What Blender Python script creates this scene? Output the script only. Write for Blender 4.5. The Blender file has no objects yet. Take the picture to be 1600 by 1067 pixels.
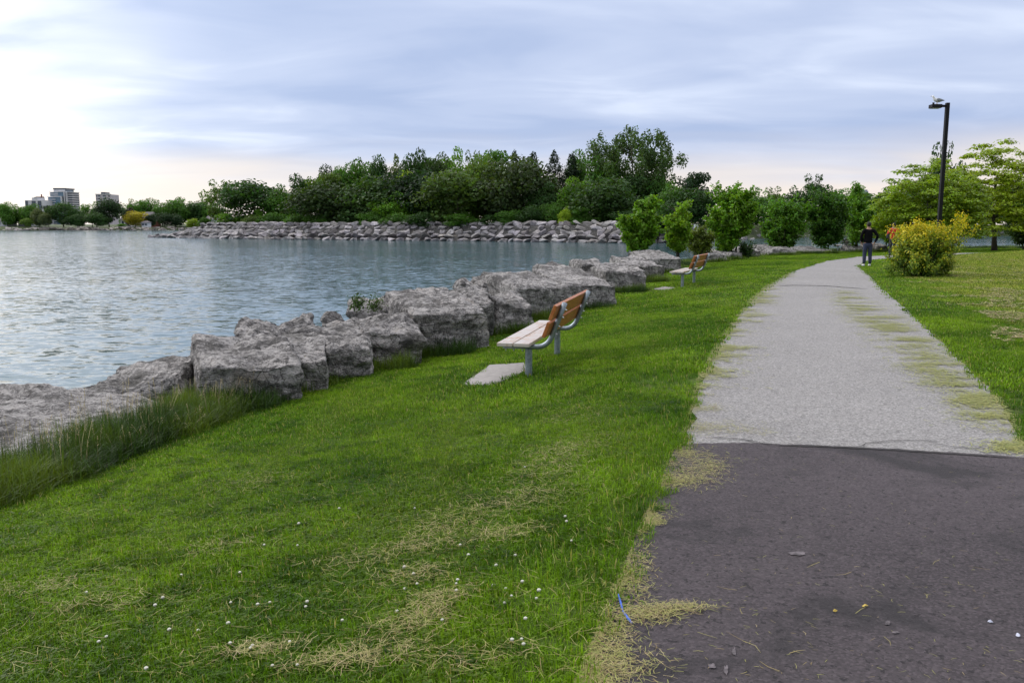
import bpy, bmesh, math, random
import numpy as np
from mathutils import Vector, Matrix, Euler, noise
R = math.radians
S = bpy.context.scene
COL = S.collection
# ------------------------------------------------------------------ camera
F, H0, CZ = 1291.0, 353.0, 1.6            # focal length in photo pixels, horizon row, eye height
TH = math.atan((533.5 - H0) / F)
cam_d = bpy.data.cameras.new('camera'); cam = bpy.data.objects.new('camera', cam_d); COL.objects.link(cam)
cam.location = (0, 0, CZ); cam.rotation_euler = (R(90) - TH, 0, 0)
cam_d.sensor_width = 36; cam_d.lens = F / 1600 * 36; cam_d.clip_start = .05; cam_d.clip_end = 6000
S.camera = cam
S.view_settings.view_transform = 'Standard'; S.view_settings.look = 'None'
S.view_settings.gamma = 1; S.view_settings.use_curve_mapping = False
S.view_settings.exposure = 0.3
S.cycles.max_bounces = 6; S.cycles.transparent_max_bounces = 8
S.cycles.diffuse_bounces = 3; S.cycles.glossy_bounces = 3; S.cycles.transmission_bounces = 3
S.cycles.use_denoising = True
try: S.cycles.sample_clamp_indirect = 6
except Exception: pass
SUN_AZ, SUN_EL = R(-55), R(34)            # azimuth measured from the view direction, negative to the left
# ------------------------------------------------------------------ world
W = bpy.data.worlds.new("World"); S.world = W; W.use_nodes = True
class NT:
    def __init__(s, tree): s.t = tree; s.n = tree.nodes; s.l = tree.links
    def add(s, typ, ins=None, **kw):
        n = s.n.new(typ)
        for k, v in kw.items(): setattr(n, k, v)
        for k, v in (ins or {}).items(): s.set(n.inputs[k], v)
        return n
    def set(s, sock, v):
        if isinstance(v, bpy.types.NodeSocket): s.l.new(v, sock)
        elif isinstance(v, bpy.types.Node): s.l.new(v.outputs[0], sock)
        else: sock.default_value = v
    def math(s, op, a, b=0.0, c=None, clamp=False):
        n = s.n.new('ShaderNodeMath'); n.operation = op; n.use_clamp = clamp
        s.set(n.inputs[0], a); s.set(n.inputs[1], b)
        if c is not None: s.set(n.inputs[2], c)
        return n.outputs[0]
    def vmath(s, op, a, b=(0, 0, 0)):
        n = s.n.new('ShaderNodeVectorMath'); n.operation = op; s.set(n.inputs[0], a); s.set(n.inputs[1], b)
        return n.outputs['Value'] if op in ('DOT_PRODUCT', 'LENGTH') else n.outputs[0]
    def rng(s, v, a, b, c=0.0, d=1.0, smooth=True):
        n = s.n.new('ShaderNodeMapRange'); n.interpolation_type = 'SMOOTHSTEP' if smooth else 'LINEAR'
        for i, q in enumerate((v, a, b, c, d)): s.set(n.inputs[i], q)
        return n.outputs[0]
    def mix(s, f, a, b, blend='MIX'):
        n = s.n.new('ShaderNodeMix'); n.data_type = 'RGBA'; n.blend_type = blend; n.clamp_factor = True
        def c(v): return v if isinstance(v, (bpy.types.NodeSocket, bpy.types.Node)) else (tuple(v) + (1,))[:4]
        s.set(n.inputs[0], f); s.set(n.inputs[6], c(a)); s.set(n.inputs[7], c(b))
        return n.outputs[2]
    def noise(s, vec, scale, detail=4, rough=.5, dist=0.0, out=0, **kw):
        n = s.add('ShaderNodeTexNoise', {'Vector': vec, 'Scale': scale, 'Detail': detail, 'Roughness': rough, 'Distortion': dist}, **kw)
        return n.outputs[out]
def build_world():
    t = NT(W.node_tree); t.n.clear()
    d = t.add('ShaderNodeTexCoord').outputs['Generated']
    sep = t.add('ShaderNodeSeparateXYZ', {0: d}); x, y, z = sep.outputs
    zc = t.math('MAXIMUM', z, 0.0)
    den = t.math('ADD', zc, 0.10)
    px = t.math('DIVIDE', x, den); py = t.math('DIVIDE', y, den)
    p = t.add('ShaderNodeCombineXYZ', {0: px, 1: py, 2: 0.0}).outputs[0]
    p1 = t.add('ShaderNodeMapping', {'Vector': p, 'Location': (3.1, 7.4, 0), 'Rotation': (0, 0, R(-12)), 'Scale': (.55, .9, 1)}).outputs[0]
    p2 = t.add('ShaderNodeMapping', {'Vector': p, 'Location': (9.3, 1.7, 0), 'Rotation': (0, 0, R(8)), 'Scale': (.8, 1.25, 1)}).outputs[0]
    n1 = t.noise(p1, .75, 3.5, .45, .35)
    n2 = t.noise(p2, 1.5, 4.5, .5, .5)
    nn = t.math('ADD', t.math('MULTIPLY', n1, .66), t.math('MULTIPLY', n2, .34))
    az = t.math('ARCTAN2', x, y)                       # 0 ahead, negative left
    left = t.rng(az, R(-5), R(-40))                    # 1 towards the bright part of the sky
    lit = t.math('ADD', nn, t.math('MULTIPLY', left, .06))
    a = t.rng(lit, .40, .56)
    b = t.rng(lit, .53, .66)
    dark = t.mix(left, (.365, .450, .66), (.45, .55, .78))
    mid = t.mix(left, (.475, .550, .74), (.60, .685, .87))
    c = t.mix(a, dark, mid)
    c = t.mix(b, c, t.mix(left, (.64, .71, .87), (.86, .91, 1.0)))
    # thin bright band of cleared sky low down, warm in colour
    hz = t.math('ADD', zc, t.math('MULTIPLY', t.math('SUBTRACT', n1, .5), .10))
    hw = t.rng(hz, .105, .035)
    warm = t.mix(left, (.84, .74, .66), (.92, .86, .80))
    c = t.mix(t.math('MULTIPLY', hw, .9), c, warm)
    # glow where the sun stands behind the cloud, left of the picture
    gd = Vector((math.sin(R(-47)), math.cos(R(-47)), .16)).normalized()
    g = t.vmath('DOT_PRODUCT', d, tuple(gd))
    gl = t.math('POWER', t.rng(g, .88, 1.0, smooth=False), 2.0)
    gl = t.math('MULTIPLY', gl, t.math('ADD', .45, t.math('MULTIPLY', a, .75)))
    c = t.mix(1.0, c, t.mix(1.0, (.58, .52, .44), t.add('ShaderNodeCombineXYZ', {0: gl, 1: gl, 2: gl}).outputs[0], 'MULTIPLY'), 'ADD')
    # an overcast sky is brighter towards the zenith
    up = t.rng(zc, .25, .9, 1.0, 2.8)
    c = t.mix(t.rng(zc, .25, .7), c, (.56, .56, .59))
    c = t.mix(1.0, c, t.add('ShaderNodeCombineXYZ', {0: up, 1: up, 2: up}).outputs[0], 'MULTIPLY')
    # the sky is duller on the side away from the hidden sun
    bk = t.rng(t.vmath('DOT_PRODUCT', d, (math.sin(SUN_AZ * .6), math.cos(SUN_AZ * .6), 0)), -.95, .05, .55, 1.0)
    c = t.mix(1.0, c, t.add('ShaderNodeCombineXYZ', {0: bk, 1: bk, 2: bk}).outputs[0], 'MULTIPLY')
    # below the horizon: dull water tone
    c = t.mix(t.rng(z, -.02, -.002, 1, 0), c, (.25, .29, .33))
    c10 = t.mix(1.0, c, (10, 10, 10), 'MULTIPLY')
    sky = t.add('ShaderNodeTexSky', sky_type='NISHITA', sun_disc=False, sun_elevation=SUN_EL, sun_rotation=SUN_AZ)
    m = t.mix(.93, sky.outputs[0], c10)
    bg = t.add('ShaderNodeBackground', {'Color': m, 'Strength': .1})
    t.l.new(bg.outputs[0], t.add('ShaderNodeOutputWorld').inputs[0])
build_world()
sd = bpy.data.lights.new('sun', 'SUN'); sd.energy = 1.5; sd.angle = R(14); sd.color = (1, .95, .87)
sun = bpy.data.objects.new('sun', sd); COL.objects.link(sun)
sv = Vector((math.sin(SUN_AZ) * math.cos(SUN_EL), math.cos(SUN_AZ) * math.cos(SUN_EL), math.sin(SUN_EL)))
sun.rotation_euler = (-sv).to_track_quat('-Z', 'Y').to_euler(); sun.location = sv * 50
# ------------------------------------------------------------------ helpers
def at(u, v, D):
    """world point seen at photo pixel (u,v) at forward distance D"""
    X, Y = (u - 800) / F, (533.5 - v) / F
    fw = math.cos(TH) + Y * math.sin(TH); up = Y * math.cos(TH) - math.sin(TH)
    k = D / fw
    return Vector((X * k, D, CZ + up * k))
def onz(u, v, z=0.0):
    X, Y = (u - 800) / F, (533.5 - v) / F
    fw = math.cos(TH) + Y * math.sin(TH); up = Y * math.cos(TH) - math.sin(TH)
    k = (z - CZ) / up
    return np.array([X * k, fw * k])
def tag(o, label=None, cat=None, group=None, kind=None):
    if label: o['label'] = label
    if cat: o['category'] = cat
    if group: o['group'] = group
    if kind: o['kind'] = kind
    return o
def empty(name, loc=(0, 0, 0), rz=0.0):
    o = bpy.data.objects.new(name, None); COL.objects.link(o); o.location = loc; o.rotation_euler = (0, 0, rz)
    o.empty_display_size = .2
    return o
def link(name, me, mat=None, parent=None, loc=(0, 0, 0)):
    o = bpy.data.objects.new(name, me); COL.objects.link(o)
    if mat is not None and not me.materials: me.materials.append(mat)
    if parent is not None: o.parent = parent
    o.location = loc
    return o
def pyd(name, V, Fc, smooth=False):
    me = bpy.data.meshes.new(name); me.from_pydata([tuple(v) for v in V], [], Fc)
    if smooth: me.polygons.foreach_set('use_smooth', [True] * len(me.polygons))
    me.update(); return me
def polys_mesh(name, P, attr=None, smooth=False):
    """P (n,k,3): n separate k-gons"""
    n, k, _ = P.shape
    me = bpy.data.meshes.new(name)
    me.vertices.add(n * k); me.vertices.foreach_set('co', P.astype(np.float32).ravel())
    me.loops.add(n * k); me.loops.foreach_set('vertex_index', np.arange(n * k, dtype=np.int32))
    me.polygons.add(n); me.polygons.foreach_set('loop_start', np.arange(0, n * k, k, dtype=np.int32))
    me.polygons.foreach_set('loop_total', np.full(n, k, dtype=np.int32))
    if smooth: me.polygons.foreach_set('use_smooth', np.ones(n, dtype=bool))
    me.update(calc_edges=True)
    if attr is not None:
        a = me.attributes.new('rnd', 'FLOAT', 'FACE'); a.data.foreach_set('value', attr.astype(np.float32))
    return me
def copy_tree(o, parent=None):
    c = o.copy(); COL.objects.link(c)
    if parent is not None: c.parent = parent
    for ch in list(o.children): copy_tree(ch, c)
    return c
class MB:
    def __init__(s): s.V = []; s.F = []
    def box(s, x0, x1, y0, y1, z0, z1, M=None, bev=0):
        c = [(x, y, z) for z in (z0, z1) for y in (y0, y1) for x in (x0, x1)]
        if M is not None: c = [tuple(M @ Vector(q)) for q in c]
        b = len(s.V); s.V += c
        for f in ((0, 2, 3, 1), (4, 5, 7, 6), (0, 1, 5, 4), (2, 6, 7, 3), (0, 4, 6, 2), (1, 3, 7, 5)): s.F.append([b + i for i in f])
        return s
    def tube(s, pts, rad, n=10, cap=True):
        pts = [Vector(p) for p in pts]; m = len(pts)
        rad = rad if isinstance(rad, (list, tuple)) else [rad] * m
        b = len(s.V); ref = None
        for i, p in enumerate(pts):
            t = (pts[min(i + 1, m - 1)] - pts[max(i - 1, 0)]).normalized()
            if ref is None:
                ref = Vector((1, 0, 0)) if abs(t.x) < .9 else Vector((0, 1, 0))
            ref = (ref - t * ref.dot(t)).normalized(); q = t.cross(ref)
            for j in range(n):
                a = 2 * math.pi * j / n
                s.V.append(tuple(p + (ref * math.cos(a) + q * math.sin(a)) * rad[i]))
        for i in range(m - 1):
            for j in range(n):
                s.F.append([b + i * n + j, b + i * n + (j + 1) % n, b + (i + 1) * n + (j + 1) % n, b + (i + 1) * n + j])
        if cap:
            s.F.append([b + j for j in range(n)][::-1]); s.F.append([b + (m - 1) * n + j for j in range(n)])
        return s
    def mesh(s, name, smooth=False): return pyd(name, s.V, s.F, smooth)
    def build(s, name, mat, parent=None, smooth=False, bevel=0, loc=(0, 0, 0)):
        me = s.mesh(name, smooth)
        bm = bmesh.new(); bm.from_mesh(me); bmesh.ops.recalc_face_normals(bm, faces=bm.faces)
        if bevel: bmesh.ops.bevel(bm, geom=[e for e in bm.edges], offset=bevel, segments=2, affect='EDGES', profile=.5)
        bm.to_mesh(me); bm.free()
        return link(name, me, mat, parent, loc)
# ------------------------------------------------------------------ materials
MATS = {}
def new_mat(name):
    m = bpy.data.materials.new(name); m.use_nodes = True; t = NT(m.node_tree); t.n.clear(); MATS[name] = m
    return m, t
def out(t, sh): t.l.new(sh if isinstance(sh, bpy.types.NodeSocket) else sh.outputs[0], t.add('ShaderNodeOutputMaterial').inputs[0])
def plain(name, col, rough=.6, metal=0.0, var=.15, scale=6, bump=0.0, bscale=60, spec=.5, stretch=(1, 1, 1)):
    m, t = new_mat(name)
    co = t.add('ShaderNodeTexCoord').outputs['Object']
    mp = t.add('ShaderNodeMapping', {'Vector': co, 'Scale': stretch}).outputs[0]
    n = t.noise(mp, scale, 5, .6)
    c = t.mix(t.rng(n, .3, .7), tuple(q * (1 - var) for q in col), tuple(min(1, q * (1 + var)) for q in col))
    b = t.add('ShaderNodeBsdfPrincipled', {'Base Color': c, 'Roughness': rough, 'Metallic': metal, 'Specular IOR Level': spec})
    if bump:
        bn = t.add('ShaderNodeBump', {'Strength': bump, 'Distance': .01, 'Height': t.noise(mp, bscale, 4, .6)})
        t.l.new(bn.outputs[0], b.inputs['Normal'])
    out(t, b); return m
def leafmat(name, trans=.35, rough=.55, patch=.35, usecol=True, cols=None):
    m, t = new_mat(name)
    at_ = t.add('ShaderNodeAttribute', attribute_name='rnd').outputs['Fac']
    pos = t.add('ShaderNodeNewGeometry').outputs['Position']
    n = t.noise(pos, patch, 2, .5)
    if usecol: base = t.add('ShaderNodeObjectInfo').outputs['Color']
    else: base = t.mix(t.rng(n, .35, .65), cols[0], cols[1])
    v = t.math('ADD', t.math('MULTIPLY', at_, .85), t.math('MULTIPLY', t.rng(n, .3, .7), .35))
    v = t.math('ADD', v, .45)
    hsv = t.add('ShaderNodeHueSaturation', {'Color': base, 'Value': v, 'Hue': t.math('ADD', .485, t.math('MULTIPLY', at_, .03)), 'Saturation': 1.0})
    tc = t.mix(.55, hsv.outputs[0], (.22, .34, .02))
    tc = t.mix(1.0, hsv.outputs[0], (1.5, 1.35, .5), 'MULTIPLY')
    b = t.add('ShaderNodeBsdfPrincipled', {'Base Color': hsv.outputs[0], 'Roughness': rough, 'Specular IOR Level': .3})
    tr = t.add('ShaderNodeBsdfTranslucent', {'Color': tc})
    mx = t.add('ShaderNodeMixShader', {0: trans, 1: b.outputs[0], 2: tr.outputs[0]})
    out(t, mx); return m
M_LEAF = leafmat('tree_foliage', .38, .6, .12)
M_LEAFN = leafmat('near_foliage', .38, .45, .9)
M_BARK = plain('bark', (.075, .06, .045), .9, var=.4, scale=9, bump=.6, bscale=30, stretch=(1, 1, .25))
def grassmat():
    m, t = new_mat('grass_blades')
    at_ = t.add('ShaderNodeAttribute', attribute_name='rnd').outputs['Fac']
    pos = t.add('ShaderNodeNewGeometry').outputs['Position']
    sp = t.add('ShaderNodeMapping', {'Vector': pos, 'Scale': (1, 1, 0)}).outputs[0]
    n1 = t.noise(sp, .55, 3, .55); n2 = t.noise(sp, 3.2, 3, .6); 
    c = t.mix(t.rng(n1, .35, .65), (.072, .158, .006), (.180, .300, .013))
    c = t.mix(t.math('MULTIPLY', t.rng(n2, .46, .66), .7), c, (.032, .088, .005))
    n5 = t.noise(sp, 11, 3, .65); c = t.mix(t.math('MULTIPLY', t.rng(n5, .52, .68), .55), c, (.150, .215, .020)); c = t.mix(t.math('MULTIPLY', t.rng(n5, .46, .32), .6), c, (.016, .048, .004))
    n6 = t.noise(sp, .23, 2, .5); c = t.mix(t.math('MULTIPLY', t.rng(n6, .5, .66), .5), c, (.21, .33, .016))
    # mower swaths: slightly paler strips running along the path
    wv = t.add('ShaderNodeMapping', {'Vector': sp, 'Rotation': (0, 0, R(24)), 'Scale': (1, .12, 1)}).outputs[0]
    st = t.noise(wv, 1.1, 2, .5)
    c = t.mix(t.math('MULTIPLY', t.rng(st, .5, .68), .45), c, (.15, .22, .025))
    # dry blades
    c = t.mix(t.rng(at_, .955, .965), c, (.26, .22, .09))
    # hay-strewn mown lawn right of the path
    rr = t.add('ShaderNodeAttribute', attribute_name='dry', attribute_type='INSTANCER').outputs['Fac']
    c = t.mix(t.math('MULTIPLY', rr, t.rng(t.math('ADD', n2, t.math('MULTIPLY', at_, .3)), .5, .8)), c, (.30, .30, .08))
    hsv = t.add('ShaderNodeHueSaturation', {'Color': c, 'Value': t.math('ADD', .42, t.math('MULTIPLY', at_, 1.15))})
    tc = t.mix(1.0, hsv.outputs[0], (1.35, 1.5, .45), 'MULTIPLY')
    b = t.add('ShaderNodeBsdfPrincipled', {'Base Color': hsv.outputs[0], 'Roughness': .55, 'Specular IOR Level': .15})
    tr = t.add('ShaderNodeBsdfTranslucent', {'Color': tc})
    out(t, t.add('ShaderNodeMixShader', {0: .35, 1: b.outputs[0], 2: tr.outputs[0]})); return m
M_GRASS = grassmat()
M_TALL = leafmat('tall_grass_blades', .35, .5, .8, False, ((.030, .078, .007), (.10, .16, .016)))
def strawmat():
    m, t = new_mat('straw')
    at_ = t.add('ShaderNodeAttribute', attribute_name='rnd').outputs['Fac']
    r = t.add('ShaderNodeValToRGB', {0: at_}); e = r.color_ramp.elements
    e[0].position = 0; e[0].color = (.21, .25, .04, 1); e[1].position = 1; e[1].color = (.43, .35, .18, 1)
    k = e.new(.55); k.color = (.32, .30, .085, 1)
    k = e.new(.85); k.color = (.23, .155, .06, 1)
    out(t, t.add('ShaderNodeBsdfPrincipled', {'Base Color': r.outputs[0], 'Roughness': .6})); return m
M_STRAW = strawmat()
def soilmat():
    m, t = new_mat('lawn_soil')
    pos = t.add('ShaderNodeNewGeometry').outputs['Position']
    n = t.noise(pos, 40, 4, .6); n1 = t.noise(pos, .5, 3, .5); n3 = t.noise(pos, 6, 5, .7)
    c = t.mix(t.rng(n, .3, .7), (.028, .045, .010), (.075, .105, .022))
    c = t.mix(t.rng(n1, .35, .65), c, (.075, .125, .02))
    c = t.mix(t.math('MULTIPLY', t.rng(n3, .5, .7), .5), c, (.13, .15, .05))
    b = t.add('ShaderNodeBsdfPrincipled', {'Base Color': c, 'Roughness': .95, 'Specular IOR Level': .1})
    bn = t.add('ShaderNodeBump', {'Strength': .8, 'Distance': .03, 'Height': n}); t.l.new(bn.outputs[0], b.inputs['Normal'])
    out(t, b); return m
M_SOIL = soilmat()
def rockmat(name, light, dark, sc=1.0, bump=1.0, usecol=False):
    m, t = new_mat(name)
    co = t.add('ShaderNodeTexCoord').outputs['Object']
    oi = t.add('ShaderNodeObjectInfo')
    ofs = t.add('ShaderNodeCombineXYZ', {0: t.math('MULTIPLY', oi.outputs['Random'], 37), 1: 0, 2: 0}).outputs[0]
    p = t.vmath('ADD', co, ofs)
    n1 = t.noise(p, 1.6 * sc, 6, .62, .6); n2 = t.noise(p, 9 * sc, 7, .68); n3 = t.noise(p, 42 * sc, 5, .7)
    mp = t.add('ShaderNodeMapping', {'Vector': p, 'Rotation': (R(20), R(35), R(10)), 'Scale': (1, 1, 3.2)}).outputs[0]
    n4 = t.noise(mp, 3.0 * sc, 6, .66, 1.2)
    f = t.math('ADD', t.math('MULTIPLY', n1, .35), t.math('MULTIPLY', n2, .4)); f = t.math('ADD', f, t.math('MULTIPLY', n3, .25))
    c = t.mix(t.rng(f, .43, .56), dark, light)
    c = t.mix(t.math('MULTIPLY', t.rng(n4, .56, .66), .75), c, tuple(q * .35 for q in dark))      # stained fissures
    c = t.mix(t.math('MULTIPLY', t.rng(n1, .58, .72), .45), c, (.30, .235, .175))                  # warm mineral stain
    c = t.mix(t.math('MULTIPLY', t.rng(t.noise(p, .9 * sc, 5, .7, .8), .52, .64), .6), c, (.095, .09, .08))   # lichen and algae stains
    if usecol: c = t.mix(1.0, c, oi.outputs['Color'], 'MULTIPLY')
    b = t.add('ShaderNodeBsdfPrincipled', {'Roughness': .88, 'Specular IOR Level': .25})
    vor = t.add('ShaderNodeTexVoronoi', {'Vector': t.vmath('ADD', p, t.vmath('MULTIPLY', t.noise(p, 4 * sc, 3, .6, 0, 1), (.35, .35, .35))), 'Scale': 3.4 * sc}, feature='DISTANCE_TO_EDGE').outputs[0]
    ck = t.rng(vor, 0, .06)
    crk = t.math('MULTIPLY', t.rng(vor, .035, .0), t.rng(n1, .42, .56))
    c = t.mix(t.math('MULTIPLY', crk, .75), c, tuple(q * .3 for q in dark)); t.set(b.inputs['Base Color'], c)
    h = t.math('ADD', t.math('MULTIPLY', n4, 1.3), t.math('ADD', t.math('MULTIPLY', n2, 1.1), t.math('MULTIPLY', n3, .45))); h = t.math('ADD', h, t.math('MULTIPLY', ck, .22))
    bn = t.add('ShaderNodeBump', {'Strength': bump, 'Distance': .11 / sc, 'Height': h}); t.l.new(bn.outputs[0], b.inputs['Normal'])
    out(t, b); return m
M_ROCK = rockmat('limestone', (.55, .52, .50), (.125, .118, .112), 1.15, 1.0)
M_ARMOR = rockmat('armour_stone', (.46, .44, .44), (.27, .258, .26), .35, .55, True)
# ------------------------------------------------------------------ terrain
def pl_dist(P, L):
    """signed distance of points P (n,2) to polyline L (m,2); positive on the left of its direction"""
    P = np.asarray(P, float); best = np.full(len(P), 1e9); sg = np.ones(len(P))
    for i in range(len(L) - 1):
        a, b = L[i], L[i + 1]; d = b - a; ll = d @ d
        tt = ((P - a) @ d) / ll
        lo = -1e9 if i == 0 else 0; hi = 1e9 if i == len(L) - 2 else 1
        tt = np.clip(tt, lo, hi); q = P - (a + tt[:, None] * d); r = np.hypot(q[:, 0], q[:, 1])
        c = d[0] * (P[:, 1] - a[1]) - d[1] * (P[:, 0] - a[0])
        m = r < best - 1e-9; best[m] = r[m]; sg[m] = np.sign(c[m])
    return best * sg
LE = np.array([[-3.2, -12], [-.75, -1.5]] + [onz(*p) for p in ((925, 1067), (965, 960), (1003, 860), (1040, 765), (1072, 690), (1086, 640), (1098, 590), (1130, 530), (1163, 480), (1200, 446), (1240, 424), (1290, 408), (1340, 401.3))] + [[21.8, 46.6], [27, 49.5], [36, 52.0], [60, 55]])
RE = np.array([[4.6, -12], [4.3, 2]] + [onz(*p) for p in ((1600, 690), (1545, 610), (1502, 565), (1452, 517), (1410, 477), (1376, 450), (1359, 431))] + [[13.6, 32.5], [16.5, 38.5], [20.5, 43.0], [27, 46.2], [36, 48.8], [60, 51.5]])
def sst(x, a, b):
    t = np.clip((x - a) / (b - a), 0, 1); return t * t * (3 - 2 * t)
def smin(x, m, k=1.5):
    return m - np.log1p(np.exp(np.clip((m - x) / k, -40, 40))) * k + math.log1p(math.exp(-m / k)) * 0
def z_lawn(P):
    P = np.atleast_2d(P); dl = pl_dist(P, LE); dr = -pl_dist(P, RE)
    s = .115 - .085 * sst(P[:, 1], 12, 42)
    z = -s * np.clip(np.minimum(dl, 9), 0, None) * sst(dl, -.2, 1.2)
    mound = np.exp(-((P[:, 0] - 30) / 9.0) ** 2 - ((P[:, 1] - 35) / 8.5) ** 2) * .55
    z = z + np.where(dr > 0, mound * sst(dr, 0, 4) + .02 * np.clip(dr, 0, 4), 0)
    ins = (dl < 0) & (dr < 0)
    edge = np.minimum(-dl, -dr)
    z = np.where(ins, -.07 * sst(edge, -.02, .22), z)
    z = z + np.where(~ins, .02 * np.sin(P[:, 0] * 1.3 + P[:, 1] * .7) * np.sin(P[:, 1] * .9) * sst(np.maximum(dl, dr), .1, 1.2), 0)
    return z
def unproj(u, v):
    z = 0.0
    for _ in range(60):
        p = onz(u, v, z); z = .5 * z + .5 * float(z_lawn(p)[0])
    return p
RK = np.array([[-12, -9], [-6.2, 2.2]] + [unproj(*p) for p in ((0, 770), (110, 725), (235, 680), (370, 634), (500, 592), (640, 533), (760, 497), (900, 457), (1000, 431), (1062, 414))] + [[11.0, 44.5], [14.5, 51.5], [19.5, 58], [26, 63.5], [34, 68], [50, 73], [80, 78], [140, 84], [260, 90]])
def z_ground(P):
    P = np.atleast_2d(P); z = z_lawn(P); e = pl_dist(P, RK)
    k = sst(e, .2, 4.2)
    return z * (1 - k) + (-2.5) * k
def gz(x, y): return float(z_ground(np.array([[x, y]]))[0])
WATER_Z = -1.4
def spaced(a, b, d0, g, c=0.0):
    """coordinates from a to b, spacing d0 near c growing by factor g per metre away"""
    o = [c]
    while o[-1] < b: o.append(o[-1] + d0 + g * abs(o[-1] - c))
    n = [c]
    while n[-1] > a: n.append(n[-1] - d0 - g * abs(n[-1] - c))
    return np.array(n[::-1][:-1] + o)
xs = spaced(-45, 270, .22, .022, 2); ys = spaced(-25, 110, .22, .020, 6)
XX, YY = np.meshgrid(xs, ys); PP = np.c_[XX.ravel(), YY.ravel()]
ZZ = z_ground(PP)
nx = len(xs); keep = pl_dist(PP, RK) < 12
Fq = []
for j in range(len(ys) - 1):
    for i in range(nx - 1):
        a = j * nx + i
        if keep[a] or keep[a + 1] or keep[a + nx]: Fq.append((a, a + 1, a + 1 + nx, a + nx))
me = pyd('lawn', np.c_[PP, ZZ], Fq, True)
tag(link('lawn', me, M_SOIL), kind='structure')
# ------------------------------------------------------------------ water
def watermat():
    m, t = new_mat('lake_water')
    pos = t.add('ShaderNodeNewGeometry').outputs['Position']
    p1 = t.add('ShaderNodeMapping', {'Vector': pos, 'Rotation': (0, 0, R(-14)), 'Scale': (1.0, 2.5, 1)}).outputs[0]
    p2 = t.add('ShaderNodeMapping', {'Vector': pos, 'Rotation': (0, 0, R(17)), 'Scale': (.9, 1.8, 1)}).outputs[0]
    a = t.noise(p1, 1.1, 3, .55, .4, 1); b_ = t.noise(p2, 3.4, 3, .55, .3, 1); c = t.noise(pos, .3, 3, .5, 0, 1)
    big = t.noise(pos, .035, 3, .5)
    v = t.vmath('SUBTRACT', a, (.5, .5, .5)); v2 = t.vmath('SUBTRACT', b_, (.5, .5, .5)); v3 = t.vmath('SUBTRACT', c, (.5, .5, .5))
    w = t.vmath('ADD', t.vmath('MULTIPLY', v, (.36, .48, 0)), t.vmath('MULTIPLY', v2, (.38, .50, 0))); w = t.vmath('ADD', w, t.vmath('MULTIPLY', v3, (.10, .14, 0)))
    k = t.rng(big, .38, .62, .65, 1.0); w = t.vmath('MULTIPLY', w, t.add('ShaderNodeCombineXYZ', {0: k, 1: k, 2: 0}).outputs[0])
    nrm = t.vmath('NORMALIZE', t.vmath('ADD', w, (0, 0, 1)))
    b = t.add('ShaderNodeBsdfPrincipled', {'Base Color': (.058, .112, .122, 1), 'Roughness': .09, 'IOR': 1.33})
    t.l.new(nrm, b.inputs['Normal']); out(t, b); return m
wv = []; wf = []
wx = np.r_[-3500, -1500, -700, np.linspace(-300, 300, 13), 700, 1500, 3500]; wy = np.r_[-400, -100, np.linspace(-20, 480, 21), 900, 2000, 4500]
for y in wy:
    for x in wx: wv.append((x, y, WATER_Z))
for j in range(len(wy) - 1):
    for i in range(len(wx) - 1):
        a = j * len(wx) + i; wf.append((a, a + 1, a + 1 + len(wx), a + len(wx)))
tag(link('lake_water', pyd('lake_water', wv, wf), watermat()), kind='structure')
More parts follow.
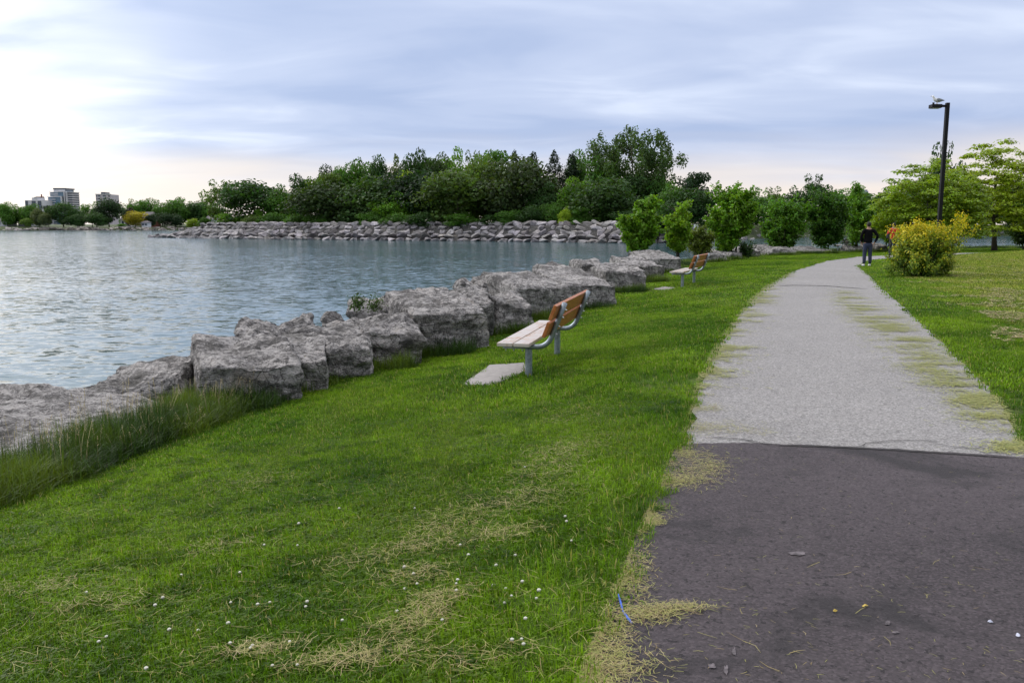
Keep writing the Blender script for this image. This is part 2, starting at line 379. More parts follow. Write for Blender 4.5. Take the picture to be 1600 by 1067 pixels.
# ------------------------------------------------------------------ path
def resample(L, step_fn, s0=0):
    seg = np.hypot(*(L[1:] - L[:-1]).T); cum = np.r_[0, np.cumsum(seg)]
    return cum
def smooth_pl(L, n):
    """Catmull-Rom-ish resample by arclength then light smoothing"""
    cum = resample(L, None); s = np.linspace(0, cum[-1], n)
    Q = np.c_[np.interp(s, cum, L[:, 0]), np.interp(s, cum, L[:, 1])]
    return Q
def match(n):
    A = smooth_pl(LE, n); B = []
    cumB = resample(RE, None); s = np.linspace(0, cumB[-1], 4000)
    Bd = np.c_[np.interp(s, cumB, RE[:, 0]), np.interp(s, cumB, RE[:, 1])]
    k = 0
    for i, a in enumerate(A):
        d = np.hypot(*(Bd[k:] - a).T); k = k + int(np.argmin(d)); B.append(Bd[k])
    return A, np.array(B)
PA, PB = match(420)
rs = np.random.RandomState(5)
def asphalt(name, base, warm, speck, dark=False):
    m, t = new_mat(name)
    pos = t.add('ShaderNodeNewGeometry').outputs['Position']
    n1 = t.noise(pos, .45, 4, .6, .4); n2 = t.noise(pos, 5, 5, .65); n3 = t.noise(pos, 150, 3, .8)
    vo = t.add('ShaderNodeTexVoronoi', {'Vector': pos, 'Scale': 95.0 if dark else 75.0}); vc = t.add('ShaderNodeSeparateXYZ', {0: vo.outputs['Color']}).outputs[0]
    c = t.mix(t.rng(n1, .3, .7), tuple(q * (.80 if dark else .9) for q in base), tuple(q * (1.25 if dark else 1.06) for q in base))
    c = t.mix(t.math('MULTIPLY', t.rng(n2, .45, .7), .3), c, warm)
    c = t.mix(t.math('MULTIPLY', t.rng(vc, .55, 1.0), speck), c, tuple(min(.75, q * (2.1 if dark else 1.75)) for q in base))
    c = t.mix(t.math('MULTIPLY', t.rng(vc, .42, .0), speck), c, tuple(q * .38 for q in base))
    c = t.mix(t.math('MULTIPLY', t.rng(n3, .57, .7), .45), c, tuple(q * .4 for q in base))
    if dark:
        st = t.noise(t.add('ShaderNodeMapping', {'Vector': pos, 'Location': (2.2, 8.1, 0)}).outputs[0], .8, 5, .6, .8)
        c = t.mix(t.math('MULTIPLY', t.rng(st, .50, .64), .8), c, (.028, .025, .026))
        pit = t.noise(pos, 26, 3, .7)
        c = t.mix(t.math('MULTIPLY', t.rng(pit, .585, .64), .85), c, (.022, .019, .02))
    b = t.add('ShaderNodeBsdfPrincipled', {'Base Color': c, 'Roughness': .82 if dark else .9, 'Specular IOR Level': .3})
    hh = t.math('ADD', t.math('MULTIPLY', vc, .5), n3)
    bn = t.add('ShaderNodeBump', {'Strength': .8, 'Distance': .012 if dark else .006, 'Height': hh}); t.l.new(bn.outputs[0], b.inputs['Normal'])
    out(t, b); return m
M_ASPH = asphalt('old_asphalt', (.245, .235, .228), (.265, .25, .23), .6)
M_TAR = asphalt('dark_asphalt', (.068, .056, .060), (.105, .090, .092), .45, True)
pth = empty('path'); tag(pth, kind='structure')
V = []; Fq = []
for i in range(len(PA)):
    wob = rs.normal(0, .018, 2)
    d = (PB[i] - PA[i]); d = d / max(1e-6, np.hypot(*d))
    for k, f in enumerate((0, .25, .5, .75, 1)):
        p = PA[i] * (1 - f) + PB[i] * f + (d * wob[0] if k == 0 else -d * wob[1] if k == 4 else 0)
        V.append((p[0], p[1], .0))
    if i:
        for k in range(4):
            a = (i - 1) * 5 + k; Fq.append((a, a + 1, a + 6, a + 5))
link('asphalt_surface', pyd('asphalt_surface', V, Fq), M_ASPH, pth)
# the darker, newer patch of asphalt nearest the camera, its far edge ragged
e0 = onz(1058, 694); e1 = onz(1180, 693); e2 = onz(1290, 698); e3 = onz(1400, 704); e4 = onz(1620, 719); E = np.array([e0, e1, e2, e3, e4, [4.9, 5.4]])
cum = resample(E, None); ss = np.linspace(0, cum[-1], 90)
top = np.c_[np.interp(ss, cum, E[:, 0]), np.interp(ss, cum, E[:, 1])]
top[:, 1] += np.cumsum(rs.normal(0, .004, 90)) * .8 + rs.normal(0, .006, 90)
xl = lambda y: np.interp(y, LE[:, 1], LE[:, 0]); xr = lambda y: np.interp(y, RE[:, 1], RE[:, 0])
V = []; Fq = []; rows = 30
for j in range(rows):
    f = j / (rows - 1)
    for i in range(90):
        y = top[i, 1] * (1 - f) + (-12) * f
        a = i / 89.0; x = top[i, 0] if j == 0 else (xl(y) - .06) * (1 - a) + (xr(y) + .03) * a
        x = max(x, xl(y) - .06)
        V.append((x, y, .006 if j else .005))
        if j and i:
            q = j * 90 + i; Fq.append((q - 91, q - 90, q, q - 1))
link('dark_asphalt_patch', pyd('dark_asphalt_patch', V, Fq), M_TAR, pth)
M_CRACK = plain('crack_fill', (.020, .018, .016), .95)
def crack(pts, w0, w1, z=.009, seed=0, amp=.02):
    r = np.random.RandomState(seed); L = np.array([onz(*p) for p in pts]); cum = resample(L, None)
    n = max(20, int(cum[-1] / .03)); s = np.linspace(0, cum[-1], n)
    Q = np.c_[np.interp(s, cum, L[:, 0]), np.interp(s, cum, L[:, 1])]
    w = np.cumsum(r.normal(0, 1, (n, 2)), 0); w -= np.linspace(0, 1, n)[:, None] * w[-1]; Q += w * amp * .15 + r.normal(0, amp * .2, (n, 2))
    V = []; Fc = []
    for i in range(n):
        t_ = Q[min(i + 1, n - 1)] - Q[max(i - 1, 0)]; t_ = t_ / (np.hypot(*t_) + 1e-9); nn = np.array([-t_[1], t_[0]])
        ww = r.uniform(w0, w1) * min(1, 8 * min(i, n - 1 - i) / n + .15)
        V += [(*(Q[i] + nn * ww), z), (*(Q[i] - nn * ww), z)]
        if i: Fc.append((2 * i - 2, 2 * i - 1, 2 * i + 1, 2 * i))
    link('crack', pyd('crack', V, Fc), M_CRACK, pth)
crack([(1108, 684), (1150, 686), (1185, 692), (1205, 697)], .004, .010, seed=1)
crack([(1205, 697), (1290, 699), (1400, 705), (1500, 711), (1600, 718)], .006, .016, seed=2, amp=.012)
crack([(1335, 700), (1352, 694), (1390, 690), (1440, 689), (1470, 691)], .003, .007, seed=3)
crack([(1450, 692), (1490, 699), (1520, 702), (1555, 700)], .003, .007, seed=4)
crack([(1212, 447), (1240, 446), (1290, 447), (1330, 450), (1358, 452)], .03, .06, z=.006, seed=5, amp=.04)
# worn pale scuffs on the dark patch
M_SCUFF = plain('scuffed_stone_dust', (.105, .090, .095), .9, var=.5, scale=40)
def blot(u, v, du, dv, seed, z=.0105):
    r = np.random.RandomState(seed); n = 14; P = []
    for i in range(n):
        a = 2 * math.pi * i / n; k = r.uniform(.45, 1.0); P.append((*onz(u + du * k * math.cos(a), v + dv * k * math.sin(a)), z))
    link('scuff', pyd('scuff', P, [list(range(n))[::-1]]), M_SCUFF, pth)
for i, q in enumerate(((1244, 867, 17, 4), (1147, 1022, 5, 9), (1134, 1050, 5, 10), (1112, 1044, 8, 5), (1386, 976, 5, 5), (1399, 991, 7, 3))): blot(*q, 20 + i)
# ------------------------------------------------------------------ concrete slabs by the benches
M_CONC = plain('concrete', (.27, .25, .235), .9, var=.16, scale=12, bump=.5, bscale=50)
def slab(poly, seed, label):
    r = np.random.RandomState(seed); P = np.array([unproj(*p) for p in poly]); n = len(P)
    c = P.mean(0); bm = bmesh.new(); ring = []
    Q = []
    for i in range(n):
        for k in range(6): Q.append(P[i] * (1 - k / 6) + P[(i + 1) % n] * k / 6 + r.normal(0, .010, 2))
    top = [bm.verts.new((p[0] - c[0], p[1] - c[1], float(z_lawn(p)[0]) + .012)) for p in Q]
    f = bm.faces.new(top); 
    if f.normal.z < 0: f.normal_flip()
    g = bmesh.ops.extrude_face_region(bm, geom=[f]); vs = [v for v in g['geom'] if isinstance(v, bmesh.types.BMVert)]
    for v in top: v.co.z -= .10
    bm.normal_update(); bmesh.ops.recalc_face_normals(bm, faces=bm.faces)
    me = bpy.data.meshes.new('concrete_slab'); bm.to_mesh(me); bm.free()
    tag(link('concrete_slab', me, M_CONC, None, (c[0], c[1], 0)), label, 'slab', 'concrete slabs set in the grass beside the benches')
    return P
SLAB1 = slab([(722, 602), (765, 571), (830, 567), (828, 578), (800, 590), (770, 603)], 1, 'pale concrete slab set flush in the grass beside the nearest bench')
SLAB2 = slab([(1020, 452.5), (1036, 448.5), (1056, 449.5), (1044, 454)], 2, 'small pale concrete slab in the grass beside the middle bench')
# ------------------------------------------------------------------ benches
def woodmat(name, c0, c1, rough, pale=None):
    m, t = new_mat(name)
    co = t.add('ShaderNodeTexCoord').outputs['Object']
    oi = t.add('ShaderNodeObjectInfo').outputs['Random']
    p = t.vmath('ADD', co, t.add('ShaderNodeCombineXYZ', {0: t.math('MULTIPLY', oi, 9), 1: t.math('MULTIPLY', oi, 5), 2: 0}).outputs[0])
    mp = t.add('ShaderNodeMapping', {'Vector': p, 'Scale': (1.2, 14, 14)}).outputs[0]
    g = t.noise(mp, 3, 6, .6, 1.2); b1 = t.noise(p, 3.5, 4, .6)
    kn = t.add('ShaderNodeTexVoronoi', {'Vector': t.add('ShaderNodeMapping', {'Vector': p, 'Scale': (1.6, 4.5, 4.5)}).outputs[0], 'Scale': 1.3}).outputs['Distance']
    c = t.mix(t.rng(g, .32, .68), c0, c1)
    c = t.mix(t.math('MULTIPLY', t.rng(b1, .5, .72), .5), c, tuple(q * .5 for q in c0))
    c = t.mix(t.rng(kn, .10, .05), c, (.06, .02, .008))
    if pale: c = t.mix(t.rng(t.math('ADD', b1, t.math('MULTIPLY', g, .4)), .50, .74), c, pale)
    b = t.add('ShaderNodeBsdfPrincipled', {'Base Color': c, 'Roughness': rough, 'Specular IOR Level': .5})
    bn = t.add('ShaderNodeBump', {'Strength': .35, 'Distance': .004, 'Height': g}); t.l.new(bn.outputs[0], b.inputs['Normal'])
    out(t, b); return m
M_WOOD = woodmat('varnished_wood', (.30, .085, .016), (.46, .16, .035), .42)
M_WOODS = woodmat('worn_sheen_seat_wood', (.36, .19, .085), (.46, .29, .15), .30, (.52, .47, .42))  # pale tone is weathered wood plus the sky's sheen put into the colour
M_WOODG = woodmat('grey_wood', (.16, .10, .075), (.22, .15, .11), .6, (.24, .21, .19))
M_STEEL = plain('galvanised_steel', (.27, .31, .34), .45, .55, .25, 22, bump=.15, bscale=80)
M_BOLT = plain('bolt_steel', (.42, .43, .44), .4, .8, .1)
def bench(p_leg, heading, L=2.48, fr=1.9, wood=M_WOOD, seatw=M_WOODS, label='', first=None):
    near = Vector((p_leg[0], p_leg[1], 0)); ax = Vector((math.sin(heading), math.cos(heading), 0))
    mid = near + ax * (fr / 2)
    z = gz(mid.x, mid.y)
    root = empty('park_bench', (mid.x, mid.y, z), R(90) - heading)
    tag(root, label, 'bench', 'park benches facing the lake')
    gs = [gz(*(mid + ax * s * fr / 2).xy) - z for s in (-1, 1)]
    for k, s in enumerate((-1, 1)):
        X = s * fr / 2
        pts = [(X, .32, .395)] + [(X, y, .395) for y in (.2, 0, -.10)]
        for i in range(1, 9):
            a = i / 8 * R(69); pts.append((X, -.10 - .20 * math.sin(a), .395 + .20 * (1 - math.cos(a))))
        e = Vector(pts[-1]); d = Vector((0, -math.cos(R(69)), math.sin(R(69))))
        pts += [tuple(e + d * q) for q in (.14, .28, .45)]
        MB().tube(pts, .032, 14).build('side_frame', M_STEEL, root, True)
        MB().tube([(X, 0, gs[k] - .08), (X, 0, .368)], .043, 14).build('leg', M_STEEL, root, False)
    def plank(name, w, mat, M):
        o = MB().box(-L / 2, L / 2, -w / 2, w / 2, -.021, .021).build(name, mat, root, bevel=.005)
        o.matrix_local = M; return o
    for y in (.235, .027):
        plank('seat_plank', .19, seatw, Matrix.Translation((0, y, .395 + .034 + .021)))
    e = Vector((0, -.10 - .20 * math.sin(R(69)), .395 + .20 * (1 - math.cos(R(69))))); d = Vector((0, -math.cos(R(69)), math.sin(R(69)))); nrm = Vector((0, math.sin(R(69)), math.cos(R(69))))
    for q in (.105, .325):
        c = e + d * q + nrm * (.034 + .021)
        M = Matrix.Translation(c) @ Matrix.Rotation(R(69) + R(180) - R(180), 4, 'X')
        M = Matrix.Translation(c) @ Matrix(((1, 0, 0, 0), (0, d.y, nrm.y * 1, 0), (0, d.z, nrm.z, 0), (0, 0, 0, 1)))
        plank('back_plank', .19, wood, M)
        for s in (-1, 1):
            for o_ in (-.05, .05):
                b0 = e + d * (q + o_) - nrm * .055 + Vector((s * fr / 2, 0, 0))
                MB().tube([b0, b0 + nrm * .03], .009, 8).build('bolt', M_BOLT, root)
    for s in (-1, 1):
        for y in (.29, .19, .08, -.02):
            b0 = Vector((s * fr / 2, y, .335)); MB().tube([b0, b0 + Vector((0, 0, .03))], .008, 8).build('bolt', M_BOLT, root)
    return root
B1 = unproj(826, 588); B2 = unproj(1066, 449.5); B3 = np.array([19.6, 50.5])
hd = math.atan2(*(unproj(876, 550.5) - B1)); print('bench1', B1, math.degrees(hd), np.hypot(*(unproj(876, 550.5) - B1)))
bench(B1, hd, label='nearest park bench, orange wood slats on curved grey steel frames')
bench(B2, R(22.5), label='middle park bench with orange slats, near the leafy saplings')
B3 = unproj(1309, 393.5); print('bench2,3', B2, B3)
bench(B3, R(33), wood=M_WOODG, seatw=M_WOODG, label='farthest small park bench with grey-brown slats under dark saplings')
# ------------------------------------------------------------------ shore boulders
def hull_rock(seed, w, d, h, npt=16, sub=4, amp=.06, top=0.0, box=.75):
    """craggy boulder: convex hull of jittered box points, beveled, subdivided and displaced"""
    r = random.Random(seed); bm = bmesh.new()
    for sx in (-1, 1):
        for sy in (-1, 1):
            for sz in (-1, 1):
                j = lambda: 1 - (1 - box) * 1.6 * r.random()
                bm.verts.new((sx * w / 2 * j() * (1 - .06 * (sz > 0)), sy * d / 2 * j() * (1 - .06 * (sz > 0)), (sz * (1 if sz < 0 else j()) * .5 + .5) * h))
    for i in range(npt - 6 if box > .6 else npt - 3):
        s = [r.choice((-1, 1)) * (1 - r.random() ** 1.5 * (1 - box)) for _ in range(3)]
        k = r.random()
        if k < .5: s[r.randrange(3)] *= r.uniform(-.6, .6)
        z = s[2]
        taper = 1 - .18 * max(0, z) - r.uniform(0, .1)
        bm.verts.new((s[0] * w / 2 * taper, s[1] * d / 2 * taper, (z * .5 + .5) * h * (1 + top * s[0])))
    bmesh.ops.convex_hull(bm, input=bm.verts[:])
    bmesh.ops.delete(bm, geom=[v for v in bm.verts if not v.link_faces], context='VERTS')
    bmesh.ops.dissolve_limit(bm, angle_limit=R(7), verts=bm.verts[:], edges=bm.edges[:])
    bmesh.ops.bevel(bm, geom=bm.edges[:], offset=min(w, d, h) * .10, segments=2, affect='EDGES', profile=.6, clamp_overlap=True)
    bmesh.ops.triangulate(bm, faces=bm.faces[:])
    for v in bm.verts:
        v.co.x = max(-w * .56, min(w * .56, v.co.x)); v.co.y = max(-d * .56, min(d * .56, v.co.y)); v.co.z = max(-.05 * h, min(h * 1.05, v.co.z))
    size = max(w, d)
    for _ in range(sub):
        lim = size / (3.5 * 2 ** _)
        es = [e for e in bm.edges if e.calc_length() > size / (7 * 1.75 ** _)]
        if es: bmesh.ops.subdivide_edges(bm, edges=es, cuts=1, use_grid_fill=False); bmesh.ops.triangulate(bm, faces=[f for f in bm.faces if len(f.verts) > 3])
    bm.normal_update(); off = Vector((seed * 3.7, seed * 1.3, 0))
    mv = []
    for v in bm.verts:
        p = v.co + off; q = Vector((p.x, p.y, p.z * 2.6))
        n = noise.ridged_multi_fractal(q * 1.5, .9, 2.1, 4, 1.0, 2.0) - 1.0
        m = noise.fractal(p * 5.5, .7, 2.0, 4)
        st = math.sin((p.z + .35 * p.x + .12 * noise.noise(p * 2.0)) * 22) * .12
        mv.append(v.normal * (-n * .75 + m * .55 + st + noise.noise(p * 1.7) * 1.5 + abs(noise.noise(p * 3.3)) * .8) * amp)
    for v, d_ in zip(bm.verts, mv): v.co += d_
    bmesh.ops.recalc_face_normals(bm, faces=bm.faces[:])
    me = bpy.data.meshes.new('boulder'); bm.to_mesh(me); bm.free()
    me.polygons.foreach_set('use_smooth', [True] * len(me.polygons))
    if hasattr(me, 'set_sharp_from_angle'): me.set_sharp_from_angle(angle=R(38))
    return me
ROCKF = []
def boulder(u0, u1, vt, vb, D, depth, yaw, seed, label, tilt=(7, 0), top=0.0, sink=.4, amp=.06, sub=4, npt=18, box=.78, D1=None):
    """front-bottom edge stands at distance D; u0..u1 and vt..vb are what the photo shows of it"""
    D1 = D1 or D; a = at(u0, vb, D); b = at(u1, vb, D1); D = (D + D1) / 2; w = (b - a).length
    zt = at((u0 + u1) / 2, vt, D + depth * .95).z; c = (a + b) / 2
    gzv = min(gz(c.x, D), gz(c.x, D + depth)); zb = min(a.z, gz(c.x, D + .2)) - sink
    h = max(.25, (zt - zb) * .94 - .03)
    me = hull_rock(seed, w, depth, h, npt, sub, amp, top, box)
    ab = (b - a); ab.z = 0; ab.normalize(); dirn = Vector((-ab.y, ab.x, 0)); a.z = at((u0 + u1) / 2, vb, D).z
    pos = Vector((c.x, D, 0)) + dirn * depth * .5
    o = link('boulder', me, M_ROCK, None, (pos.x, pos.y, zb))
    o.rotation_euler = (R(tilt[0]), R(tilt[1]), math.atan2(-dirn.x, dirn.y) + R(yaw))
    ROCKF.append((pos - dirn * depth * .5 - ab * w / 2, pos - dirn * depth * .5 + ab * w / 2, dirn, vb))
    tag(o, label, 'boulder', 'limestone boulders along the shore'); return o
G = lambda u, v: unproj(u, v)[1]
ROCKS = [
 # u0, u1, vt, vb, D, depth, yaw, seed, label, kw
 (-260, 338, 612, 700, 6.1, 1.9, 0, 3, 'long flat pale slab with a crack, sunk behind the tall grass at the left edge', dict(D1=9.6, amp=.05, box=.95, npt=24)),
 (-160, 90, 574, 650, 9.0, 1.5, 10, 5, 'rough dark-pitted boulder behind the slab at the left edge', {}),
 (85, 185, 561, 612, 10.4, .9, 20, 7, 'small wedge-shaped boulder by the water, left of the tilted rock', dict(npt=9, box=.5)),
 (80, 195, 590, 625, 9.6, .8, -10, 31, 'low brown rock in the gap behind the flat slab', dict(npt=10)),
 (150, 296, 534, 622, 9.9, 1.8, 12, 9, 'tilted boulder sloping down to the water beside the big block', dict(tilt=(8, -12), npt=13, box=.8)),
 (262, 425, 516, 612, 9.9, 1.9, 22, 13, 'big flat-topped boulder with a dark front, left part of the tall block', dict(box=.93, amp=.05)),
 (405, 492, 515, 602, 10.7, 1.8, 12, 15, 'dark blocky boulder with a flat pale top, right of the crack', dict(box=.93, amp=.045)),
 (480, 560, 497, 582, 11.6, 1.9, 14, 17, 'boulder with a reddish flat top in the middle of the shore row', dict(box=.9)),
 (535, 642, 484, 562, 12.4, 1.6, 18, 19, 'humped dark grey boulder with weeds in front of it', dict(npt=14, box=.75)),
 (352, 432, 486, 520, 12.6, 1.1, 10, 21, 'low light slab near the water behind the big block', dict(box=.85)),
 (428, 487, 478, 520, 13.0, .9, 0, 23, 'rounded dark stone by the water with a small one below', dict(npt=12, box=.6)),
 (440, 500, 494, 520, 12.4, .6, 30, 24, 'small black-streaked stone in front of the rounded dark stone', dict(npt=12, box=.6)),
 (482, 533, 467, 508, 13.7, .9, 15, 25, 'small pointed boulder by the water with greenery beside it', dict(npt=9, box=.5)),
 (545, 628, 454, 498, 14.6, 1.5, 10, 27, 'pale sloping slab at the waterside behind the humped boulder', dict(tilt=(0, -8), box=.85)),
 (592, 735, 449, 545, 13.6, 2.3, 22, 29, 'long flat-topped boulder with a wide pale top, left of the ridged one', dict(box=.94, amp=.05)),
 (700, 765, 440, 512, 15.6, 1.7, 12, 33, 'ridged grey boulder standing upright beside the long flat one', dict(npt=14)),
 (745, 830, 447, 500, 16.2, 1.5, 24, 35, 'low rounded boulder in front of the wide tan-topped block', dict(npt=14, box=.7)),
 (640, 705, 442, 470, 17.5, 1.2, 8, 37, 'low pale rock at the waterline left of the tan-topped block', {}),
 (702, 745, 424, 455, 19.5, 1.2, 20, 39, 'small slanted boulder by the water next to the craggy pale ones', dict(npt=10, box=.6)),
 (728, 830, 418, 462, 19.4, 1.9, 10, 41, 'craggy pale boulder behind the left end of the tan-topped block', {}),
 (765, 868, 423, 480, 18.2, 2.3, 24, 43, 'wide boulder with a flat tan top, behind the nearest bench', dict(box=.95, amp=.05)),
 (850, 945, 421, 470, 19.8, 2.4, 20, 47, 'grey blocky boulder right of the nearest bench backrest', dict(box=.94, amp=.05)),
 (838, 905, 406, 440, 23.0, 1.8, 15, 45, 'white-topped craggy boulder by the water above the tan-topped block', {}),
 (895, 948, 399, 432, 26.0, 1.6, 15, 49, 'flat pale boulder at the waterside left of the pointed grey one', dict(box=.85)),
 (928, 1005, 407, 446, 24.0, 2.0, 18, 51, 'dull grey boulder midway between the two nearer benches', {}),
 (965, 1032, 398, 432, 28.0, 2.2, 20, 53, 'smooth pale boulder left of the squared block by the saplings', dict(box=.85)),
 (955, 985, 403, 415, 30.5, 1.1, 0, 67, 'small stone at the waterline below the leftmost sapling', dict(npt=10)),
 (996, 1058, 391, 424, 32.5, 2.4, 14, 55, 'squared pale block boulder at the foot of the leafy saplings', dict(box=.93)),
 (1100, 1132, 388, 410, 40.5, 2.0, 10, 57, 'upright grey boulder just behind the middle bench', dict(box=.9)),
 (1128, 1158, 387, 406, 43.0, 2.0, 18, 59, 'reddish-grey boulder under the tall sapling trunk', dict(box=.85)),
 (1150, 1188, 383, 401, 46.5, 2.2, 12, 61, 'boulder with a bright flat top beside the gap to the inlet', dict(box=.9)),
 (1186, 1244, 382, 399, 50.0, 2.6, 18, 63, 'wide low boulder right of the gap to the inlet', dict(box=.8)),
 (1238, 1306, 385.5, 396, 54.0, 2.6, 18, 65, 'long low pale boulder under the round bush by the shore', dict(box=.9)),
 (1330, 1358, 382, 392, 59.0, 2.2, 15, 69, 'low boulder behind the walking person', {}),
 (1364, 1384, 378, 390, 60.0, 2.2, 15, 71, 'dark grey boulder between the two people', dict(box=.9)),
]
for r_ in ROCKS:
    far = r_[4] > 22
    kw = dict(r_[9]); kw.setdefault('sub', 5 if r_[4] < 15 else 4 if not far else 3)
    boulder(*r_[:9], **kw)
# submerged and shadowed rubble under the boulders, down to the waterline
def low_rock(seed, k=12):
    r = random.Random(seed); bm = bmesh.new()
    for i in range(k):
        v = Vector((r.gauss(0, 1), r.gauss(0, 1), r.gauss(0, 1))).normalized()
        v = Vector([math.copysign(abs(c) ** .6, c) for c in v]); bm.verts.new((v.x * .5, v.y * .5, v.z * .5))
    bmesh.ops.convex_hull(bm, input=bm.verts[:])
    bmesh.ops.delete(bm, geom=[v for v in bm.verts if not v.link_faces], context='VERTS')
    bmesh.ops.bevel(bm, geom=bm.edges[:], offset=.035, segments=1, affect='EDGES', clamp_overlap=True)
    bmesh.ops.triangulate(bm, faces=bm.faces[:])
    bm.normal_update()
    for v in bm.verts: v.co += Vector((noise.noise(v.co * 3 + Vector((seed, 0, 0))), noise.noise(v.co * 3 + Vector((0, seed, 0))), noise.noise(v.co * 3 + Vector((0, 0, seed))))) * .07
    me = bpy.data.meshes.new('stone'); bm.to_mesh(me); bm.free(); return me
def join_rocks(name, items, protos, mat, label, parent=None):
    """many small stones as one mesh: items = (loc, scale3, euler)"""
    V = []; Fc = []; o = 0; data = []
    for me in protos:
        c = np.empty(len(me.vertices) * 3); me.vertices.foreach_get('co', c)
        data.append((c.reshape(-1, 3), [tuple(p.vertices) for p in me.polygons]))
    for i, (loc, sc, eu) in enumerate(items):
        vc, fc = data[i % len(data)]; Rm = np.array(Euler(eu).to_matrix())
        V.append((vc * np.array(sc)) @ Rm.T + np.array(loc)); Fc += [tuple(q + o for q in f) for f in fc]; o += len(vc)
    ob = link(name, pyd(name, np.concatenate(V), Fc), mat, parent); tag(ob, label, None, None, 'stuff'); return ob
RP = [low_rock(s) for s in range(10)]
rr = random.Random(4); items = []
seg = np.hypot(*(RK[1:] - RK[:-1]).T); cumk = np.r_[0, np.cumsum(seg)]
for i in range(620):
    s = rr.uniform(4, 150) if i > 330 else rr.uniform(4, 50)
    x = float(np.interp(s, cumk, RK[:, 0])); y = float(np.interp(s, cumk, RK[:, 1]))
    k = min(np.searchsorted(cumk, s), len(RK) - 1); t_ = RK[k] - RK[k - 1]; t_ = t_ / np.hypot(*t_); n_ = np.array([-t_[1], t_[0]])
    e = rr.uniform(1.3, 3.6); p = np.array([x, y]) + n_ * e; sz = rr.uniform(.45, 1.1) * (1 + max(0, s - 50) / 60)
    items.append(((p[0], p[1], gz(*p) + rr.uniform(0, .25) * sz), (sz, sz * .8, sz * .6), (rr.uniform(-.5, .5), rr.uniform(-.5, .5), rr.uniform(0, 6))))
join_rocks('shore_rubble', items, RP, M_ROCK, 'broken rock rubble between the boulders and the water')
# ------------------------------------------------------------------ wooded point across the inlet, with its breakwater
IL = np.array([[-95, 216], [-78, 206], [-52, 186], [-30, 174], [-8, 164], [10, 152], [20, 145], [32, 150], [46, 172], [60, 200], [84, 230], [120, 246], [175, 262], [260, 275], [420, 290]], float)
sI = np.r_[0, np.cumsum(np.hypot(*(IL[1:] - IL[:-1]).T))]
def il(s, off):
    p = np.array([np.interp(s, sI, IL[:, 0]), np.interp(s, sI, IL[:, 1])])
    q = np.array([np.interp(min(s + 6, sI[-1]), sI, IL[:, 0]), np.interp(min(s + 6, sI[-1]), sI, IL[:, 1])])
    q0 = np.array([np.interp(max(s - 6, 0), sI, IL[:, 0]), np.interp(max(s - 6, 0), sI, IL[:, 1])])
    t_ = (q - q0) / np.hypot(*(q - q0)); return p + np.array([-t_[1], t_[0]]) * off
def crest(s): return (-1.3 + 3.15 * min(1, max(0, s / 17)) ** .7)
V = []; Fc = []; offs = [-3, 0, 2.2, 4.2, 6.0, 8, 14, 30, 60, 110, 180]
sN = np.linspace(0, sI[-1], 110)
for j, s in enumerate(sN):
    c = crest(s)
    for k, o_ in enumerate(offs):
        p = il(s, o_ * (1 if o_ < 8 else 1)); z = [-3.2, -1.6, WATER_Z + (c - WATER_Z) * .45, c - .3, c, c - .1, c - .5, .9 if s > 17 else c - 1, 1.0, 1.0, -3][k]
        if o_ >= 14: p = np.array([p[0] if o_ < 20 else np.interp(s, sI, IL[:, 0]) + (o_ * .12), max(p[1], np.interp(s, sI, IL[:, 1]) + o_ * .8)])
        V.append((p[0], p[1], z))
        if j and k: a = (j - 1) * len(offs) + k; Fc.append((a - 1, a, a + len(offs), a + len(offs) - 1))
M_LAND = plain('rough_ground', (.055, .075, .025), .95, var=.4, scale=.5)
M_ARM2 = rockmat('armour_gap_shade', (.10, .095, .09), (.03, .03, .03), .35, .7)  # slope under the stones coloured dark so the gaps between them look shaded
wpm = pyd('wooded_point', V, [f[::-1] for f in Fc], True); wpm.materials.append(M_LAND); wpm.materials.append(M_ARM2)
wpm.polygons.foreach_set('material_index', [1 if (i % 10) < 5 and i < 350 else 0 for i in range(len(Fc))])
tag(link('wooded_point', wpm), kind='structure')
bw = empty('breakwater', (*il(60, 2), -1.4)); tag(bw, 'long sloping breakwater of piled pale armour stones in front of the woods', 'breakwater')
rr = random.Random(8); st = []
s = 2.0
smax = sI[6] + 10
while s < smax:
    D = il(s, 0)[1]
    for row in range(5):
        f = row / 4.0; o_ = -.3 + 5.6 * f + rr.uniform(-.25, .25); c = crest(s) + .1
        if row > 1 and s < 5 + row * 2.2: continue
        p = il(s + rr.uniform(-.5, .5) + (row % 2) * 1.0, o_); z = WATER_Z + (c - WATER_Z) * f * .96 + .08
        w = rr.uniform(1.5, 2.6); hh = rr.uniform(.85, 1.35); dd = rr.uniform(1.3, 1.9)
        st.append((p, z, (w, dd, hh), (rr.uniform(-.25, .45), rr.uniform(-.45, .45), rr.uniform(-.5, .5) - .45), il(s, 0)[1]))
    s += 1.95
st.sort(key=lambda q: q[4]); near, rest = st[:298], st[298:]
print('armour stones', len(st))
stone_me = [low_rock(100 + i, 13) for i in range(10)]
for m_ in stone_me: m_.materials.append(M_ARMOR)
for i, (p, z, sc, eu, _) in enumerate(near):
    o = bpy.data.objects.new('stone', stone_me[i % 10]); COL.objects.link(o); o.parent = bw
    o.location = (p[0] - bw.location.x, p[1] - bw.location.y, z + 1.4); o.scale = sc; o.rotation_euler = eu
    k = rr.uniform(.5, 1.2); o.color = (k, k * rr.uniform(.96, 1.0), k * rr.uniform(.94, 1.04), 1)
def rel(p, z): return (p[0] - bw.location.x, p[1] - bw.location.y, z + 1.4)
tail = []
